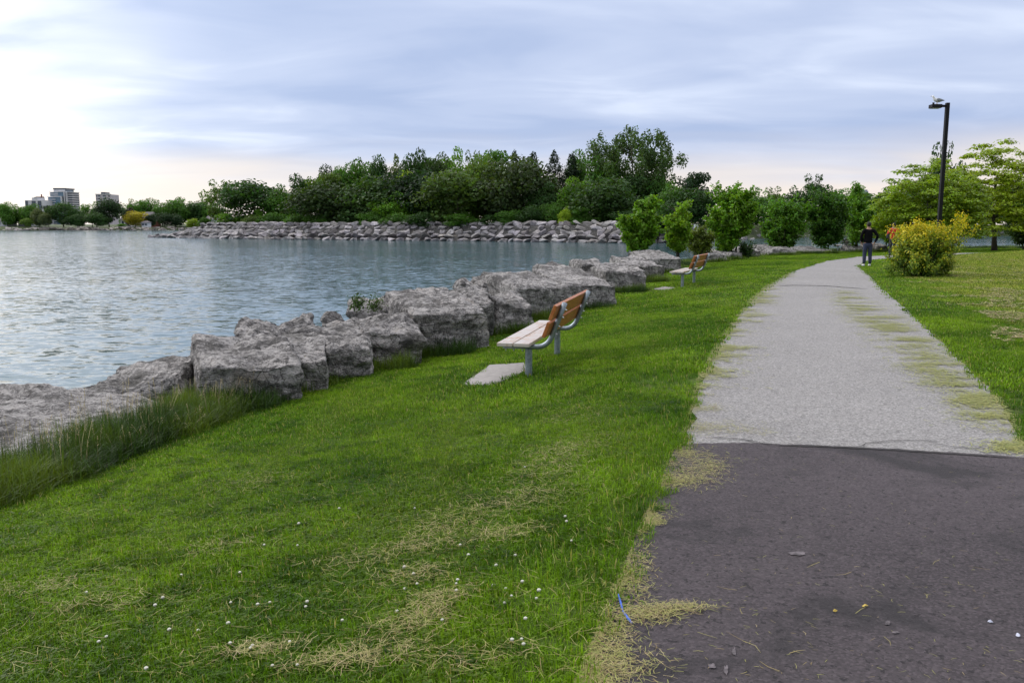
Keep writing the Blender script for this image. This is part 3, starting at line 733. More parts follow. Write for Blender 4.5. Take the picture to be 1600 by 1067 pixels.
for i in range(150):      # loose stones on down the inlet side and behind the crest
    s = rr.uniform(smax, sI[-1] - 60); o_ = rr.uniform(-.4, 5.2); p = il(s, o_); z = WATER_Z + max(0, o_) / 5.2 * (2.6)
    sz = rr.uniform(.9, 1.9); tail.append((rel(p, z), (sz, sz * .8, sz * .55), (rr.uniform(-.4, .4), rr.uniform(-.4, .4), rr.uniform(0, 6))))
for i in range(150):
    s = rr.uniform(14, smax); p = il(s, rr.uniform(5.5, 7.5)); sz = rr.uniform(.7, 1.5)
    tail.append((rel(p, crest(s) - .05), (sz, sz, sz * .6), (rr.uniform(-.4, .4), rr.uniform(-.4, .4), rr.uniform(0, 6))))
join_rocks('loose_stones', [(rel(p, z), sc, eu) for p, z, sc, eu, _ in rest] + tail, stone_me, rockmat('armour_stone_rest', (.40, .38, .38), (.23, .22, .225), .35, .55), None, bw)
# ------------------------------------------------------------------ far shore
V = []; Fc = []
FS = np.array([[-620, 500], [-420, 520], [-342, 540], [-280, 575], [-215, 620], [-150, 660], [-60, 700], [300, 800], [900, 900]], float)
for j, p in enumerate(FS):
    for k, (o_, z) in enumerate(((-3, -2.6), (0, -1.2), (4, .2), (12, 1.2), (60, 2.5), (900, 4), (2500, 4))):
        V.append((p[0] - o_ * .25, p[1] + o_, z))
        if j and k: a = (j - 1) * 7 + k; Fc.append((a - 1, a, a + 7, a + 6))
tag(link('far_shore', pyd('far_shore', V, [f[::-1] for f in Fc], True), M_LAND), kind='structure')
items = []
for i in range(420):
    k = rr.uniform(1, 5.2); j = int(k); p = FS[j] * (1 - (k - j)) + FS[min(j + 1, 8)] * (k - j); o_ = rr.uniform(-1, 5); sz = rr.uniform(1.2, 3.2)
    items.append(((p[0] - o_ * .25, p[1] + o_, -1.3 + max(0, o_) * .3), (sz * 1.5, sz, sz * .6), (rr.uniform(-.3, .3), rr.uniform(-.3, .3), rr.uniform(0, 6))))
join_rocks('far_shore_stones', items, stone_me, plain('far_stone', (.42, .38, .36), .9, var=.4, scale=.3), 'pale stones along the waterline of the far shore')
# ------------------------------------------------------------------ foliage builders
def frames(N):
    N = N / np.linalg.norm(N, axis=1, keepdims=True)
    A = np.where(np.abs(N[:, 2:3]) < .9, np.array([[0, 0, 1.0]]), np.array([[1.0, 0, 0]]))
    T = np.cross(A, N); T /= np.linalg.norm(T, axis=1, keepdims=True)
    return T, np.cross(N, T), N
def cards(r, P, N, size, k=6, aspect=1.0, ragged=.5, name='crown', mat=None, fold=.15, sizes=None, az=None):
    """one ragged k-gon leaf or leaf clump per point"""
    n = len(P); T, B, N = frames(N)
    a = r.uniform(0, 2 * math.pi, n) if az is None else az
    T, B = T * np.cos(a)[:, None] + B * np.sin(a)[:, None], B * np.cos(a)[:, None] - T * np.sin(a)[:, None]
    ang = np.linspace(0, 2 * math.pi, k, endpoint=False)[None, :] + r.uniform(-.25, .25, (n, k))
    rad = r.uniform(1 - ragged, 1, (n, k)); s = (r.uniform(.6, 1.25, n) if sizes is None else sizes) * size
    x = np.cos(ang) * rad * s[:, None]; y = np.sin(ang) * rad * s[:, None] * aspect; z = r.uniform(-fold, fold, (n, k)) * s[:, None]
    Q = P[:, None, :] + T[:, None, :] * x[..., None] + B[:, None, :] * y[..., None] + N[:, None, :] * z[..., None]
    me = polys_mesh(name, Q, r.uniform(0, 1, n))
    if mat: me.materials.append(mat)
    return me
def leafs(r, P, N, size, name, mat, aspect=.5, droop=0.0):
    """pointed folded leaves: two triangles sharing the midrib, as a 4-gon diamond"""
    n = len(P); T, B, N = frames(N); a = r.uniform(0, 2 * math.pi, n)
    T, B = T * np.cos(a)[:, None] + B * np.sin(a)[:, None], B * np.cos(a)[:, None] - T * np.sin(a)[:, None]
    s = (size * r.uniform(.6, 1.3, n))[:, None]
    c = [P - T * s * .5, P + B * s * aspect * .5 + N * s * .12 - T * s * .05, P + T * s * .55 - N * s * droop, P - B * s * aspect * .5 + N * s * .12 - T * s * .05]
    me = polys_mesh(name, np.stack(c, 1), r.uniform(0, 1, n)); me.materials.append(mat); return me
def sph(r, n):
    v = r.normal(0, 1, (n, 3)); return v / np.linalg.norm(v, axis=1, keepdims=True)
def lobe_points(r, lobes, n, shell=.16, upb=.35, flat=0.0):
    L = np.array(lobes); w = (L[:, 3] * L[:, 4] * L[:, 5]) ** (2 / 3.); w /= w.sum()
    i = r.choice(len(L), n, p=w); d = sph(r, n); q = np.clip(1 - r.exponential(shell, n), .05, 1.0) + r.normal(0, .05, n)
    P = L[i, :3] + d * q[:, None] * L[i, 3:6]; N = d * .8 + r.normal(0, .55, (n, 3)); N[:, 2] += upb; 
    if flat: N[:, :2] *= (1 - flat)
    return P, N, i
def trunk_mesh(r, h, rad, limbs, spread, name='trunk', start=.25, n=7, lean=0.0):
    m = MB(); pts = []; x = y = 0.0
    for i in range(7):
        f = i / 6; pts.append((x, y, h * f)); x += r.uniform(-1, 1) * spread * .05 + lean * .1; y += r.uniform(-1, 1) * spread * .05
    m.tube(pts, [rad * (1.25 if i == 0 else 1) * (1 - .8 * i / 6) for i in range(7)], n)
    for k in range(limbs):
        f = start + (1 - start) * (k + .5) / limbs * .85; i = int(f * 6); b = Vector(pts[i]).lerp(Vector(pts[min(6, i + 1)]), f * 6 - i)
        a = k * 2.4 + r.uniform(-.5, .5); L_ = spread * (1 - f * .45) * r.uniform(.6, 1.0); rise = r.uniform(.45, .95) * L_
        e = b + Vector((math.cos(a) * L_, math.sin(a) * L_, rise)); mid = b.lerp(e, .5) + Vector((r.uniform(-.1, .1), r.uniform(-.1, .1), -.08)) * L_
        rr_ = rad * (1 - .8 * f) * .6; m.tube([b, mid, e], [rr_, rr_ * .6, rr_ * .2], 5)
        for j in range(2):
            s_ = mid.lerp(e, r.uniform(.1, .6)); a2 = a + r.choice((-1, 1)) * r.uniform(.5, 1.0); l2 = L_ * .45
            m.tube([s_, s_ + Vector((math.cos(a2) * l2, math.sin(a2) * l2, l2 * r.uniform(.2, .9)))], [rr_ * .4, rr_ * .12], 4)
    me = m.mesh(name, True); me.materials.append(M_BARK); return me
def norm_crown(P):
    P = P.copy()
    for k in (0, 1): m = np.percentile(P[:, k], 50); P[:, k] = (P[:, k] - m) / (2 * np.percentile(np.abs(P[:, k] - m), 96.5))
    P[:, 2] /= np.percentile(P[:, 2], 98.0); return P
def round_crown(seed, n=7000, lobes=26, base=.12, size=.031, wide=.5, rag=.75, lobe=.205):
    r = np.random.RandomState(seed); Ls = [(0, 0, .55, .30, .30, .34)]
    for i in range(lobes):
        d = sph(r, 1)[0]; q = r.uniform(.55, .95) if i % 4 else r.uniform(.95, 1.12) * rag / .75
        cz = .56 + d[2] * .40 * q; k = 1.0 - .25 * max(0, d[2])
        if cz < base + .06: cz = base + r.uniform(.06, .16)
        s_ = r.uniform(.65, 1.2) * lobe; Ls.append((d[0] * wide * .72 * q * k, d[1] * wide * .72 * q * k, min(cz, .93), s_, s_, s_ * .78))
    P, N, _ = lobe_points(r, Ls, n)
    P = norm_crown(P)
    return cards(r, P, N, size, 6, 1.0, .6, 'crown', M_LEAF)
CROWN = [round_crown(1), round_crown(2, lobes=30, lobe=.15), round_crown(3, lobes=16, lobe=.23, wide=.46), round_crown(4, base=.05, n=5600), round_crown(5, lobes=34, lobe=.13, n=5000, rag=.95), round_crown(6, lobes=26, n=3300, size=.027, rag=1.0, lobe=.12), round_crown(7, wide=.42, lobes=24)]
TR = [trunk_mesh(np.random.RandomState(s), .85, .022, 9, .30) for s in range(4)]
def spruce(seed, n=5200):
    r = np.random.RandomState(seed); t_ = r.uniform(0, 1, n) ** .62; z = 1 - t_ * .95
    lay = np.floor(t_ * 20 + r.uniform(-.25, .25, n)); wob = .82 + .18 * np.sin(lay * 2.3); a = r.uniform(0, 2 * math.pi, n)
    arm = np.sin(a * 7 + lay * 1.9) * .14 + .86; q = r.uniform(.25, 1.0, n) ** .55
    rad = (t_ ** .72) * .48 * q * arm * wob + .008
    P = np.c_[np.cos(a) * rad, np.sin(a) * rad, z - rad * .28 + r.normal(0, .008, n)]
    N = np.c_[np.cos(a) * .5, np.sin(a) * .5, np.full(n, .9)] + r.normal(0, .4, (n, 3))
    return cards(r, P, N, .026, 5, .45, .5, 'crown', M_LEAF)
SPR = [spruce(1), spruce(2)]
def poplar_crown(seed):
    r = np.random.RandomState(seed); Ls = []
    for i in range(230):
        d = sph(r, 1)[0]; q = r.uniform(.15, 1.0) ** .6
        z = .58 + d[2] * .40 * q; x = d[0] * .47 * q * (1 - .25 * max(0, -d[2])); s_ = r.uniform(.038, .072)
        Ls.append((x, d[1] * .45 * q, z, s_ * .8, s_ * .8, s_ * 1.25))
    for i in range(26):
        Ls.append((r.uniform(-.3, .25), r.uniform(-.3, .3), r.uniform(.10, .48), .10, .10, .08))
    P, N, _ = lobe_points(r, Ls, 24000, .3); P = norm_crown(P); return cards(r, P, N, .0165, 5, .8, .5, 'crown', M_LEAF)
POP = poplar_crown(3); POPT = trunk_mesh(np.random.RandomState(9), .92, .017, 16, .36)
def locust_crown(seed, n=40000, pads=480, wide=.5):
    r = np.random.RandomState(seed); Ls = []
    for i in range(pads):
        a = r.uniform(0, 2 * math.pi); q = math.sqrt(r.uniform(0.02, 1)) * wide; top = .97 - (q / wide) ** 2 * .42
        z = r.uniform(.14 + .28 * (1 - q / wide), top); s_ = r.uniform(.05, .12); Ls.append((math.cos(a) * q, math.sin(a) * q, z, s_, s_, s_ * .24))
    P, N, i = lobe_points(r, Ls, n, .45, .9, .35); c = np.array(Ls)[i]
    P[:, 2] -= ((P[:, 0] - c[:, 0]) ** 2 + (P[:, 1] - c[:, 1]) ** 2) * 2.2
    P = norm_crown(P)
    return cards(r, P, N, .0175, 5, .7, .5, 'crown', M_LEAFN)
LOC = [locust_crown(4), locust_crown(8, 36000, 340)]; LOCT = [trunk_mesh(np.random.RandomState(31 + i), .80, .026, 13, .42, start=.3, n=9) for i in range(2)]
def place(name, cat, u, vt, wpx, D, crown, trunk, col, label, group, zb=None, rot=None, foot=None, dx=0, yr=1.0):
    p = at(u, vt, D); z0 = zb if zb is not None else p.z; h = p.z - z0; w = wpx / F * D
    root = empty(name, (p.x, D, z0), 0); tag(root, label, cat, group)
    c = link('crown', crown, None, root); rz = random.Random(u * 7 + vt * 3).uniform(0, 6.28) if rot is None else rot
    c.scale = (w, w * yr, h); c.rotation_euler = (0, 0, rz); c.color = (*col, 1)
    if trunk is not None:
        t_ = link('trunk', trunk, None, root); t_.scale = (w, w, h); t_.rotation_euler = (0, 0, rz)
    return root
GD, GM, GL, GY, GO = (.030, .078, .014), (.060, .150, .016), (.105, .230, .018), (.19, .29, .018), (.085, .150, .024)
GK = (.016, .042, .012)
WOODS = 'trees of the wood across the inlet'
T_ = [ # u, top, width, D, crown, colour, label
 (342, 290, 46, 222, 5, GO, 'wispy backlit tree at the left end of the wooded point'),
 (395, 291, 74, 216, 3, GD, 'broad dark tree second from the left end of the wooded point'),
 (438, 301, 40, 212, 1, GM, 'low green tree right of the broad dark one at the point'),
 (474, 285, 36, 214, 0, GD, 'dark tree at the foot of the rising treeline'),
 (516, 271, 32, 216, 2, GK, 'dark treetop above the olive crown on the rising treeline'),
 (511, 278, 46, 208, 4, GO, 'olive-coloured tree on the rising treeline'),
 (508, 294, 84, 196, 3, (.032, .062, .016), 'big mid-green tree leaning over the breakwater on the left half of the wood'),
 (542, 267, 34, 212, 2, GM, 'mid-green treetop left of the dark rounded one'),
 (566, 262, 38, 214, 0, GM, 'mid-green treetop on the skyline over the left half of the wood'),
 (591, 258, 28, 210, 6, GD, 'narrow dark treetop left of the wispy pale one'),
 (619, 254, 34, 212, 5, (.075, .11, .03), 'wispy pale treetop on the skyline'),
 (646, 250, 34, 210, 0, GD, 'rounded dark green treetop right of the wispy pale one'),
 (583, 286, 82, 192, 3, (.040, .085, .018), 'wide leafy green tree low in front of the left half of the wood'),
 (614, 311, 48, 186, 1, GL, 'low bright green tree close above the breakwater'),
 (637, 280, 40, 198, 2, GY, 'yellow-green crown standing out in the middle of the wood'),
 (668, 255, 30, 210, 4, GM, 'green treetop just right of the rounded dark one'),
 (686, 254, 28, 206, 2, (.045, .085, .022), 'lighter rounded treetop on the skyline'),
 (711, 252, 42, 208, 1, GL, 'fresh green treetop in the middle of the skyline'),
 (738, 248, 34, 206, 5, (.065, .11, .025), 'airy light green treetop left of the tallest dark ones'),
 (657, 276, 74, 188, 3, GK, 'nearly black rounded tree in the middle of the wood'),
 (771, 244, 46, 204, 4, GM, 'green treetop just left of the first spruce tip'),
 (713, 276, 84, 178, 3, (.060, .110, .018), 'big bright green tree reaching down to the breakwater'),
 (757, 257, 56, 184, 6, GO, 'tall olive tree right of the big bright green one'),
 (805, 256, 84, 176, 0, (.042, .072, .020), 'spreading tree with visible forked trunk above the breakwater'),
 (852, 299, 44, 172, 1, GD, 'small dark round tree right of the forked one'),
 (905, 251, 30, 196, 6, GM, 'green treetop at the right end of the spruces'),
 (902, 288, 34, 170, 2, GL, 'small bright tree between the spruces and the round green tree'),
 (944, 260, 54, 178, 0, GM, 'green tree under the left side of the tall poplar'),
 (948, 287, 82, 164, 3, (.038, .085, .018), 'neat round bright green tree near the right end of the breakwater'),
 (1001, 282, 70, 176, 3, GD, 'dark green tree under the right side of the tall poplar'),
 (1031, 288, 30, 172, 6, GM, 'small tree right below the tall poplar'),
 (1088, 277, 44, 150, 4, GK, 'dark tree on the skyline between the saplings'),
 (1079, 303, 64, 146, 3, GD, 'wide dark tree behind the paired saplings'),
 (1053, 296, 44, 156, 1, GM, 'mid-green tree behind the leftmost saplings'),
 (1209, 300, 34, 216, 5, GO, 'small bushy treetop seen in the dip of the skyline'),
 (1203, 316, 90, 218, 3, GM, 'low green tree behind the gap to the inlet'),
 (1240, 308, 40, 236, 0, GD, 'dark low tree left of the feathery skyline tree'),
 (1271, 282, 46, 232, 5, GD, 'feathery grey-green tree on the skyline above the shore saplings'),
 (1163, 305, 50, 200, 1, GM, 'green tree behind the tall sapling'),
 (1310, 304, 66, 246, 2, GM, 'green tree behind the slender sapling'),
 (1345, 306, 60, 250, 4, GM, 'green tree on the far bank left of the dark pine'),
 (1408, 302, 70, 255, 1, GM, 'green tree on the far bank behind the left honey locust'),
 (1455, 300, 90, 262, 3, GD, 'dark tree across the water behind the lamp post'),
 (1520, 305, 90, 266, 0, GD, 'dark tree across the water seen beneath the honey locusts'),
 (1582, 300, 90, 268, 3, GM, 'tree across the water at the right edge'),
]
for i, (u, vt, w, D, k, col, lab) in enumerate(T_):
    place('broadleaf_tree', 'tree', u, vt - 3, w * 1.28, D, CROWN[k], TR[i % 4], col, lab, WOODS, zb=.9)
for u, vt, w, D, k, lab in ((804, 235, 46, 196, 0, 'leftmost of the dark spruces, a sharp tip on the skyline'), (834, 236, 50, 192, 1, 'second dark spruce from the left'), (866, 236, 62, 190, 0, 'tallest and widest black-green spruce'), (893, 239, 58, 194, 1, 'rightmost dark spruce beside the green treetops'), (1376, 301, 26, 240, 1, 'lone dark pine top left of the honey locusts')):
    place('spruce_tree', 'tree', u, vt - 1, w * 1.75, D, SPR[k], TR[0], (.014, .034, .013), lab, WOODS, zb=.9)
place('poplar_tree', 'tree', 991, 213, 128, 180, POP, POPT, (.055, .105, .026), 'tallest tree of the wood, an airy poplar with sky showing through', WOODS, zb=.9, rot=.4)
SH = 'shrubs along the foot of the wood'
S_ = [(300, 343, 20, 224, GY, 'small bright shrub near the tip of the breakwater'), (320, 341, 18, 222, GM, 'dull green shrub next to the bright one at the tip'), (364, 334, 42, 214, GL, 'rounded light green shrub left of the conical one'), (403, 329, 14, 208, GL, 'small conical pale shrub on the breakwater'), (398, 338, 34, 206, GO, 'low olive shrub under the conical one'),
 (430, 335, 44, 204, GM, 'low shrub left of the overhanging mid-green tree'), (466, 336, 46, 198, GM, 'low wide shrub at the left of the breakwater crest'), (500, 338, 44, 192, GM, 'low dark shrub under the overhanging tree'), (546, 335, 40, 188, GD, 'dark shrub low in the left half of the wood'), (580, 334, 40, 184, GM, 'green shrub low beneath the wide leafy tree'), (625, 336, 50, 180, GM, 'low shrub beneath the nearly black tree'), (664, 333, 56, 176, GD, 'dark green shrub mound on the breakwater crest'),
 (720, 335, 50, 172, GM, 'shrub at the foot of the big bright green tree'), (766, 337, 40, 170, GD, 'dark shrub at the foot of the olive tree'), (800, 331, 44, 168, GM, 'shrub beside the forked trunk'), (835, 325, 46, 166, GD, 'taller dark shrub right of the forked trunk'), (866, 320, 34, 164, GM, 'mid-green shrub under the tall spruce'), (884, 328, 20, 160, GY, 'small yellow-green shrub above the breakwater'), (908, 326, 40, 160, GM, 'leafy shrub left of the neat round tree'), (985, 332, 56, 156, GD, 'dark shrub right of the neat round tree'), (1040, 335, 60, 150, GD, 'dark shrub hidden behind the leftmost saplings'),
 (1120, 345, 60, 150, GM, 'green shrub on the bank behind the tall sapling'), (1228, 338, 50, 205, GD, 'dark shrub above the inlet rocks')]
for i, (u, vt, w, D, col, lab) in enumerate(S_):
    place('shrub', 'shrub', u, vt, w, D, CROWN[(i * 3) % 5], None, col, lab, SH, zb=.6)
FT = 'trees on the far shore'
F_ = [(9, 319, 20, 560, 2, GM, 'rounded tree at the left end of the far shore'), (27, 324, 22, 570, 1, GM, 'low tree left of the white mid-rise'), (46, 322, 22, 565, 0, GM, 'tree in front of the white mid-rise'), (60, 328, 19, 550, 6, (.075, .105, .04), 'pale willow tree on the far shore'), (69, 334, 14, 545, 2, (.085, .12, .045), 'small pale willow right of the larger one'), (74, 323, 18, 562, 4, GK, 'black-green tree behind the pale willows'), (97, 319, 38, 555, 3, GD, 'wide tree below the glass tower'), (122, 330, 22, 558, 0, GD, 'low dark tree right of the glass tower'), (142, 320, 24, 575, 1, GM, 'green tree left of the big dark one'), (168, 314, 36, 565, 3, GK, 'big dark tree below the balcony block'), (190, 321, 18, 600, 5, GM, 'thin tree right of the big dark one'), (205, 314, 18, 620, 5, GM, 'airy treetop above the yellow tree'), (216, 317, 18, 625, 5, GM, 'second airy treetop above the yellow tree'), (230, 314, 26, 620, 2, GM, 'rounded tree above the red brick house'), (202, 327, 14, 585, 0, (.022, .012, .012), 'dark purple-leaved tree behind the yellow tree'), (211, 332, 25, 565, 2, (.30, .27, .02), 'bright yellow round tree on the far shore'), (235, 336, 15, 570, 0, GK, 'dark shrub-like tree in front of the red brick house'), (252, 318, 22, 610, 1, GM, 'green tree right of the rounded one on the far shore'), (273, 313, 32, 615, 0, GM, 'tall tree right of the dip in the far treeline'), (256, 334, 22, 590, 3, GK, 'left one of two dark low trees near the water'), (273, 336, 20, 592, 3, GK, 'right one of two dark low trees near the water'), (292, 320, 26, 620, 1, GM, 'tree behind the breakwater tip'), (310, 318, 30, 622, 2, GD, 'dark tree just right of the breakwater tip'), (328, 320, 30, 622, 0, GM, 'far tree behind the wispy backlit one'), (41, 342, 14, 545, 3, (.09, .16, .02), 'bright green shrub in front of the dormer house'), (190, 350, 11, 552, 3, GL, 'small round shrub left of the yellow tree'), (3, 326, 20, 600, 1, GM, 'low tree behind the grey-roofed house'), (150, 334, 30, 552, 3, GD, 'dark low tree by the water left of the big dark one'), (120, 336, 26, 548, 3, GD, 'dark low tree by the water under the glass tower')]
for i, (u, vt, w, D, k, col, lab) in enumerate(F_):
    col = tuple(c * 1.1 + .004 for c in col)  # far crowns paled a little, distance haze put into their colour
    place('far_tree', 'tree', u, vt, w * 1.15, D, CROWN[k], TR[i % 4], col, lab, FT, zb=.8)
# ------------------------------------------------------------------ leafy saplings by the shore rocks
def sapling(label, group, stems, u, vb, D, col, leaf=.13, seed=1, n=9000, name='sapling_tree', cat='tree', mat=None, zoff=0.0, rot=0, lvar=.5):
    """stems: list of (du, vtop, half width px, v of crown bottom)"""
    r = np.random.RandomState(seed); base = at(u, vb, D); base.z = gz(base.x, D) + zoff
    root = empty(name, base); tag(root, label, cat, group)
    Ls = []; tr = MB(); px = D / F
    for (du, vt, hw, vbot) in stems:
        top = at(u + du, vt, D) - base; bot = at(u + du, vbot, D) - base; H_ = top.z - bot.z; hwm = hw * px
        k = max(12, int(H_ * hwm * 22)); dy = r.uniform(-.3, .3) * hwm
        for i in range(int(30 + H_ * hwm * 9)):
            f = r.uniform(0.02, .96); prof = math.sin(math.pi * min(1, max(.03, f * .84 + .12))) ** .6; a = r.uniform(0, 2 * math.pi); el = r.uniform(.25, 1.1); l = hwm * prof * r.uniform(.6, 1.15) / max(.45, math.cos(el))
            sx = top.x * (.35 + .65 * f); sz = bot.z + H_ * f * .82; sc_ = D / 45 if D > 30 else 1
            for g_ in (.3, .5, .68, .84, 1.0):
                s_ = r.uniform(.07, .15) * sc_ * (1.15 - .45 * g_); Ls.append((sx + math.cos(a) * math.cos(el) * l * g_, dy + math.sin(a) * math.cos(el) * l * g_, sz + math.sin(el) * l * g_ * .8, s_, s_, s_ * 1.1))
        for i in range(k // 4):
            f = r.uniform(0, 1); prof = math.sin(math.pi * min(1, max(.02, f * .86 + .10))) ** .6
            a = r.uniform(0, 2 * math.pi); q = math.sqrt(r.uniform(.1, 1)) * hwm * prof * .82
            s_ = r.uniform(.10, .24) * min(1.0, hwm + .15) * (D / 45 if D > 30 else 1); Ls.append((top.x * (.35 + .65 * f) + math.cos(a) * q, dy + math.sin(a) * q * .9, bot.z + H_ * f * .93, s_, s_, s_ * .9))
        b0 = Vector((r.uniform(-.12, .12), r.uniform(-.1, .1), -.1 + max(0, bot.z) * (.9 if zoff > .3 else 0))); e = Vector((top.x, dy, bot.z + H_ * .9)); m = b0.lerp(e, .5) + Vector((r.uniform(-.1, .1), 0, 0))
        tk = min(1, H_ / 2.5); tr.tube([b0, m, e], [.055 * tk, .038 * tk, .01 * tk], 7)
        for j in range(14):
            s0 = b0.lerp(e, r.uniform(.2, .95)); a = r.uniform(0, 6.28); l = hwm * r.uniform(.4, .85)
            tr.tube([s0, s0 + Vector((math.cos(a) * l, math.sin(a) * l, l * r.uniform(.3, .9)))], [.017 * tk, .005 * tk], 4)
    P, N, i = lobe_points(r, Ls, n, .5, .5); P += r.normal(0, .06, P.shape) * (D / 45); keep_ = P[:, 2] > .05; P, N = P[keep_], N[keep_]
    me = leafs(r, P, N, leaf, 'crown', mat or M_LEAFN, .62, .12); c = link('crown', me, None, root); c.color = (*col, 1)
    tm = tr.mesh('trunk', True); tm.materials.append(M_BARK); link('trunk', tm, None, root)
    return root
SG = 'leafy saplings growing among the shore rocks'
SC, SD_ = (.12, .25, .016), (.042, .095, .014)
sapling('leftmost sapling, leaning low over the water beside the squared block', SG, [(-22, 336, 24, 396), (12, 302, 27, 388), (-4, 325, 26, 392)], 1003, 400, 36, SC, .15, 1, 13000)
sapling('bright sapling in front of the leftmost one, behind the squared boulder', SG, [(0, 316, 24, 392), (10, 325, 20, 396)], 1058, 402, 38, (.15, .28, .018), .13, 2, 9000)
sapling('tallest sapling with a visible trunk, right of the middle bench', SG, [(0, 287, 36, 388), (22, 296, 24, 372), (-24, 318, 24, 394)], 1144, 400, 44, SC, .16, 3, 16000)
sapling('round bushy sapling right of the gap to the inlet', SG, [(0, 314, 34, 385), (22, 322, 18, 385), (-24, 345, 16, 388)], 1226, 388, 52, (.085, .20, .016), .17, 4, 13000)
sapling('dense dark sapling behind the farthest bench', SG, [(-2, 295, 32, 384), (20, 306, 22, 384), (-22, 312, 18, 384)], 1290, 388, 56, (.050, .125, .014), .18, 5, 15000)
sapling('slender light green sapling behind the walking person', SG, [(2, 281, 13, 350), (0, 312, 26, 380), (20, 318, 18, 380)], 1338, 386, 60, (.11, .24, .020), .17, 6, 9000)
sapling('light green thicket between the slender sapling and the honey locust', SG, [(0, 318, 22, 380), (18, 312, 14, 380)], 1385, 385, 62, (.10, .20, .02), .17, 7, 6000)
sapling('low yellow-green weeds between the paired saplings and the tallest one', None, [(-14, 356, 12, 398), (6, 348, 14, 398), (20, 362, 10, 398)], 1092, 401, 41, (.12, .17, .022), .10, 8, 5000, 'weed_plant', 'plant')
sapling('leafy green weed at the foot of the tallest sapling', None, [(0, 388, 14, 401)], 1165, 402, 44, (.03, .07, .015), .10, 9, 1500, 'weed_plant', 'plant')
sapling('small leafy weed growing between boulders by the pointed stone', None, [(0, 462, 8, 480), (8, 470, 6, 480)], 556, 484, 12.9, (.05, .10, .02), .045, 10, 260, 'weed_plant', 'plant', zoff=.75)
sapling('weed with small leaves on the humped boulder in the shore row', None, [(0, 470, 12, 484), (-10, 476, 8, 484)], 590, 486, 13.4, (.05, .09, .02), .04, 12, 300, 'weed_plant', 'plant', zoff=.8)
# locusts on the right
LG = 'honey locust trees on the right'
def locust(u, vt, wpx, D, k, col, label, rot, yr=1):
    p = at(u, vt, D); z0 = gz(p.x, D); h = p.z - z0; w = wpx / F * D
    root = empty('honey_locust_tree', (p.x, D, z0)); tag(root, label, 'tree', LG)
    c = link('crown', LOC[k], None, root); c.scale = (w, w * yr, h); c.rotation_euler = (0, 0, rot); c.color = (*col, 1)
    t_ = link('trunk', LOCT[k], None, root); t_.scale = (w, w, h); t_.rotation_euler = (0, 0, rot)
locust(1462, 262, 172, 56, 0, (.19, .29, .018), 'left honey locust with layered boughs behind the lamp post', .5, .8)
locust(1566, 238, 150, 62, 1, (.25, .34, .02), 'right honey locust with an open crown and bare dark trunk', 2.0)
place('feathery_tree', 'tree', 1472, 236, 60, 86, CROWN[5], TR[1], (.045, .085, .030), 'blue-green feathery treetop rising behind the left honey locust', 'trees behind the locusts', zb=-.8)
sapling('low dark green bush at the right edge under the honey locust', None, [(0, 322, 34, 378), (-14, 345, 22, 382), (20, 330, 26, 380)], 1600, 383, 66, (.035, .075, .014), .18, 14, 9000, 'bush', 'bush')
# golden bush by the path
def gold_bush():
    r = np.random.RandomState(77); D = 26.0; base = at(1437, 430, D); base.z = gz(base.x, D); px = D / F
    root = empty('golden_bush', base); tag(root, 'yellow-green rounded bush growing beside the path, left of the hay-strewn lawn', 'bush')
    M = MB(); P = []; N = []; tip = []
    for k in range(190):
        a = r.uniform(0, 2 * math.pi); el = r.uniform(.12, 1.45); L_ = r.uniform(.75, 1.05) * (1.22 if el < .8 else 1.45)
        if k < 6: a = r.uniform(-.5, .3); el = r.uniform(.75, 1.0); L_ = 1.95
        d = Vector((math.cos(a) * math.cos(el), math.sin(a) * math.cos(el), math.sin(el))); b0 = Vector((r.uniform(-.35, .35), r.uniform(-.3, .3), 0))
        e = b0 + d * L_; m = b0.lerp(e, .5) + Vector((0, 0, .10)); M.tube([b0, m, e], [.012, .008, .003], 4)
        for j in range(150):
            f = r.uniform(.22, 1.03) ** .75; c = (b0.lerp(m, f * 2) if f < .5 else m.lerp(e, f * 2 - 1)); off = r.normal(0, .075, 3)
            P.append((c.x + off[0], c.y + off[1], max(.04, c.z + off[2]))); N.append((off[0] * 5 + d.x * .3, off[1] * 5 + d.y * .3, .6 + off[2] * 3)); tip.append(f)
    P = np.array(P); N = np.array(N) + r.normal(0, .3, (len(P), 3)); tip = np.array(tip)
    P[:, :2] *= (.74 + .34 * np.clip(P[:, 2:3] / 1.0, 0, 1)) 
    m, t = new_mat('golden_foliage'); fac = t.add('ShaderNodeAttribute', attribute_name='rnd').outputs['Fac']
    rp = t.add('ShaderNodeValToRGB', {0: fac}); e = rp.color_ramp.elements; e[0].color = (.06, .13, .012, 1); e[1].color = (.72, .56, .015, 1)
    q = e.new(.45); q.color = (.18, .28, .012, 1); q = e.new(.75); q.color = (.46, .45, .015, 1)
    b = t.add('ShaderNodeBsdfPrincipled', {'Base Color': rp.outputs[0], 'Roughness': .5, 'Specular IOR Level': .3}); tr = t.add('ShaderNodeBsdfTranslucent', {'Color': rp.outputs[0]})
    out(t, t.add('ShaderNodeMixShader', {0: .35, 1: b.outputs[0], 2: tr.outputs[0]}))
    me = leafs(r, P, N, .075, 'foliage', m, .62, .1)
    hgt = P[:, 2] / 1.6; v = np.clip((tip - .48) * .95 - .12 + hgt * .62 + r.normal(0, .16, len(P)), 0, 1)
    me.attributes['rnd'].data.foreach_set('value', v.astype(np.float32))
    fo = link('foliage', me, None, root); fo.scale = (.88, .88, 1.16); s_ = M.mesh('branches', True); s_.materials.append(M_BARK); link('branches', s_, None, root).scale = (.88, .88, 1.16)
gold_bush()
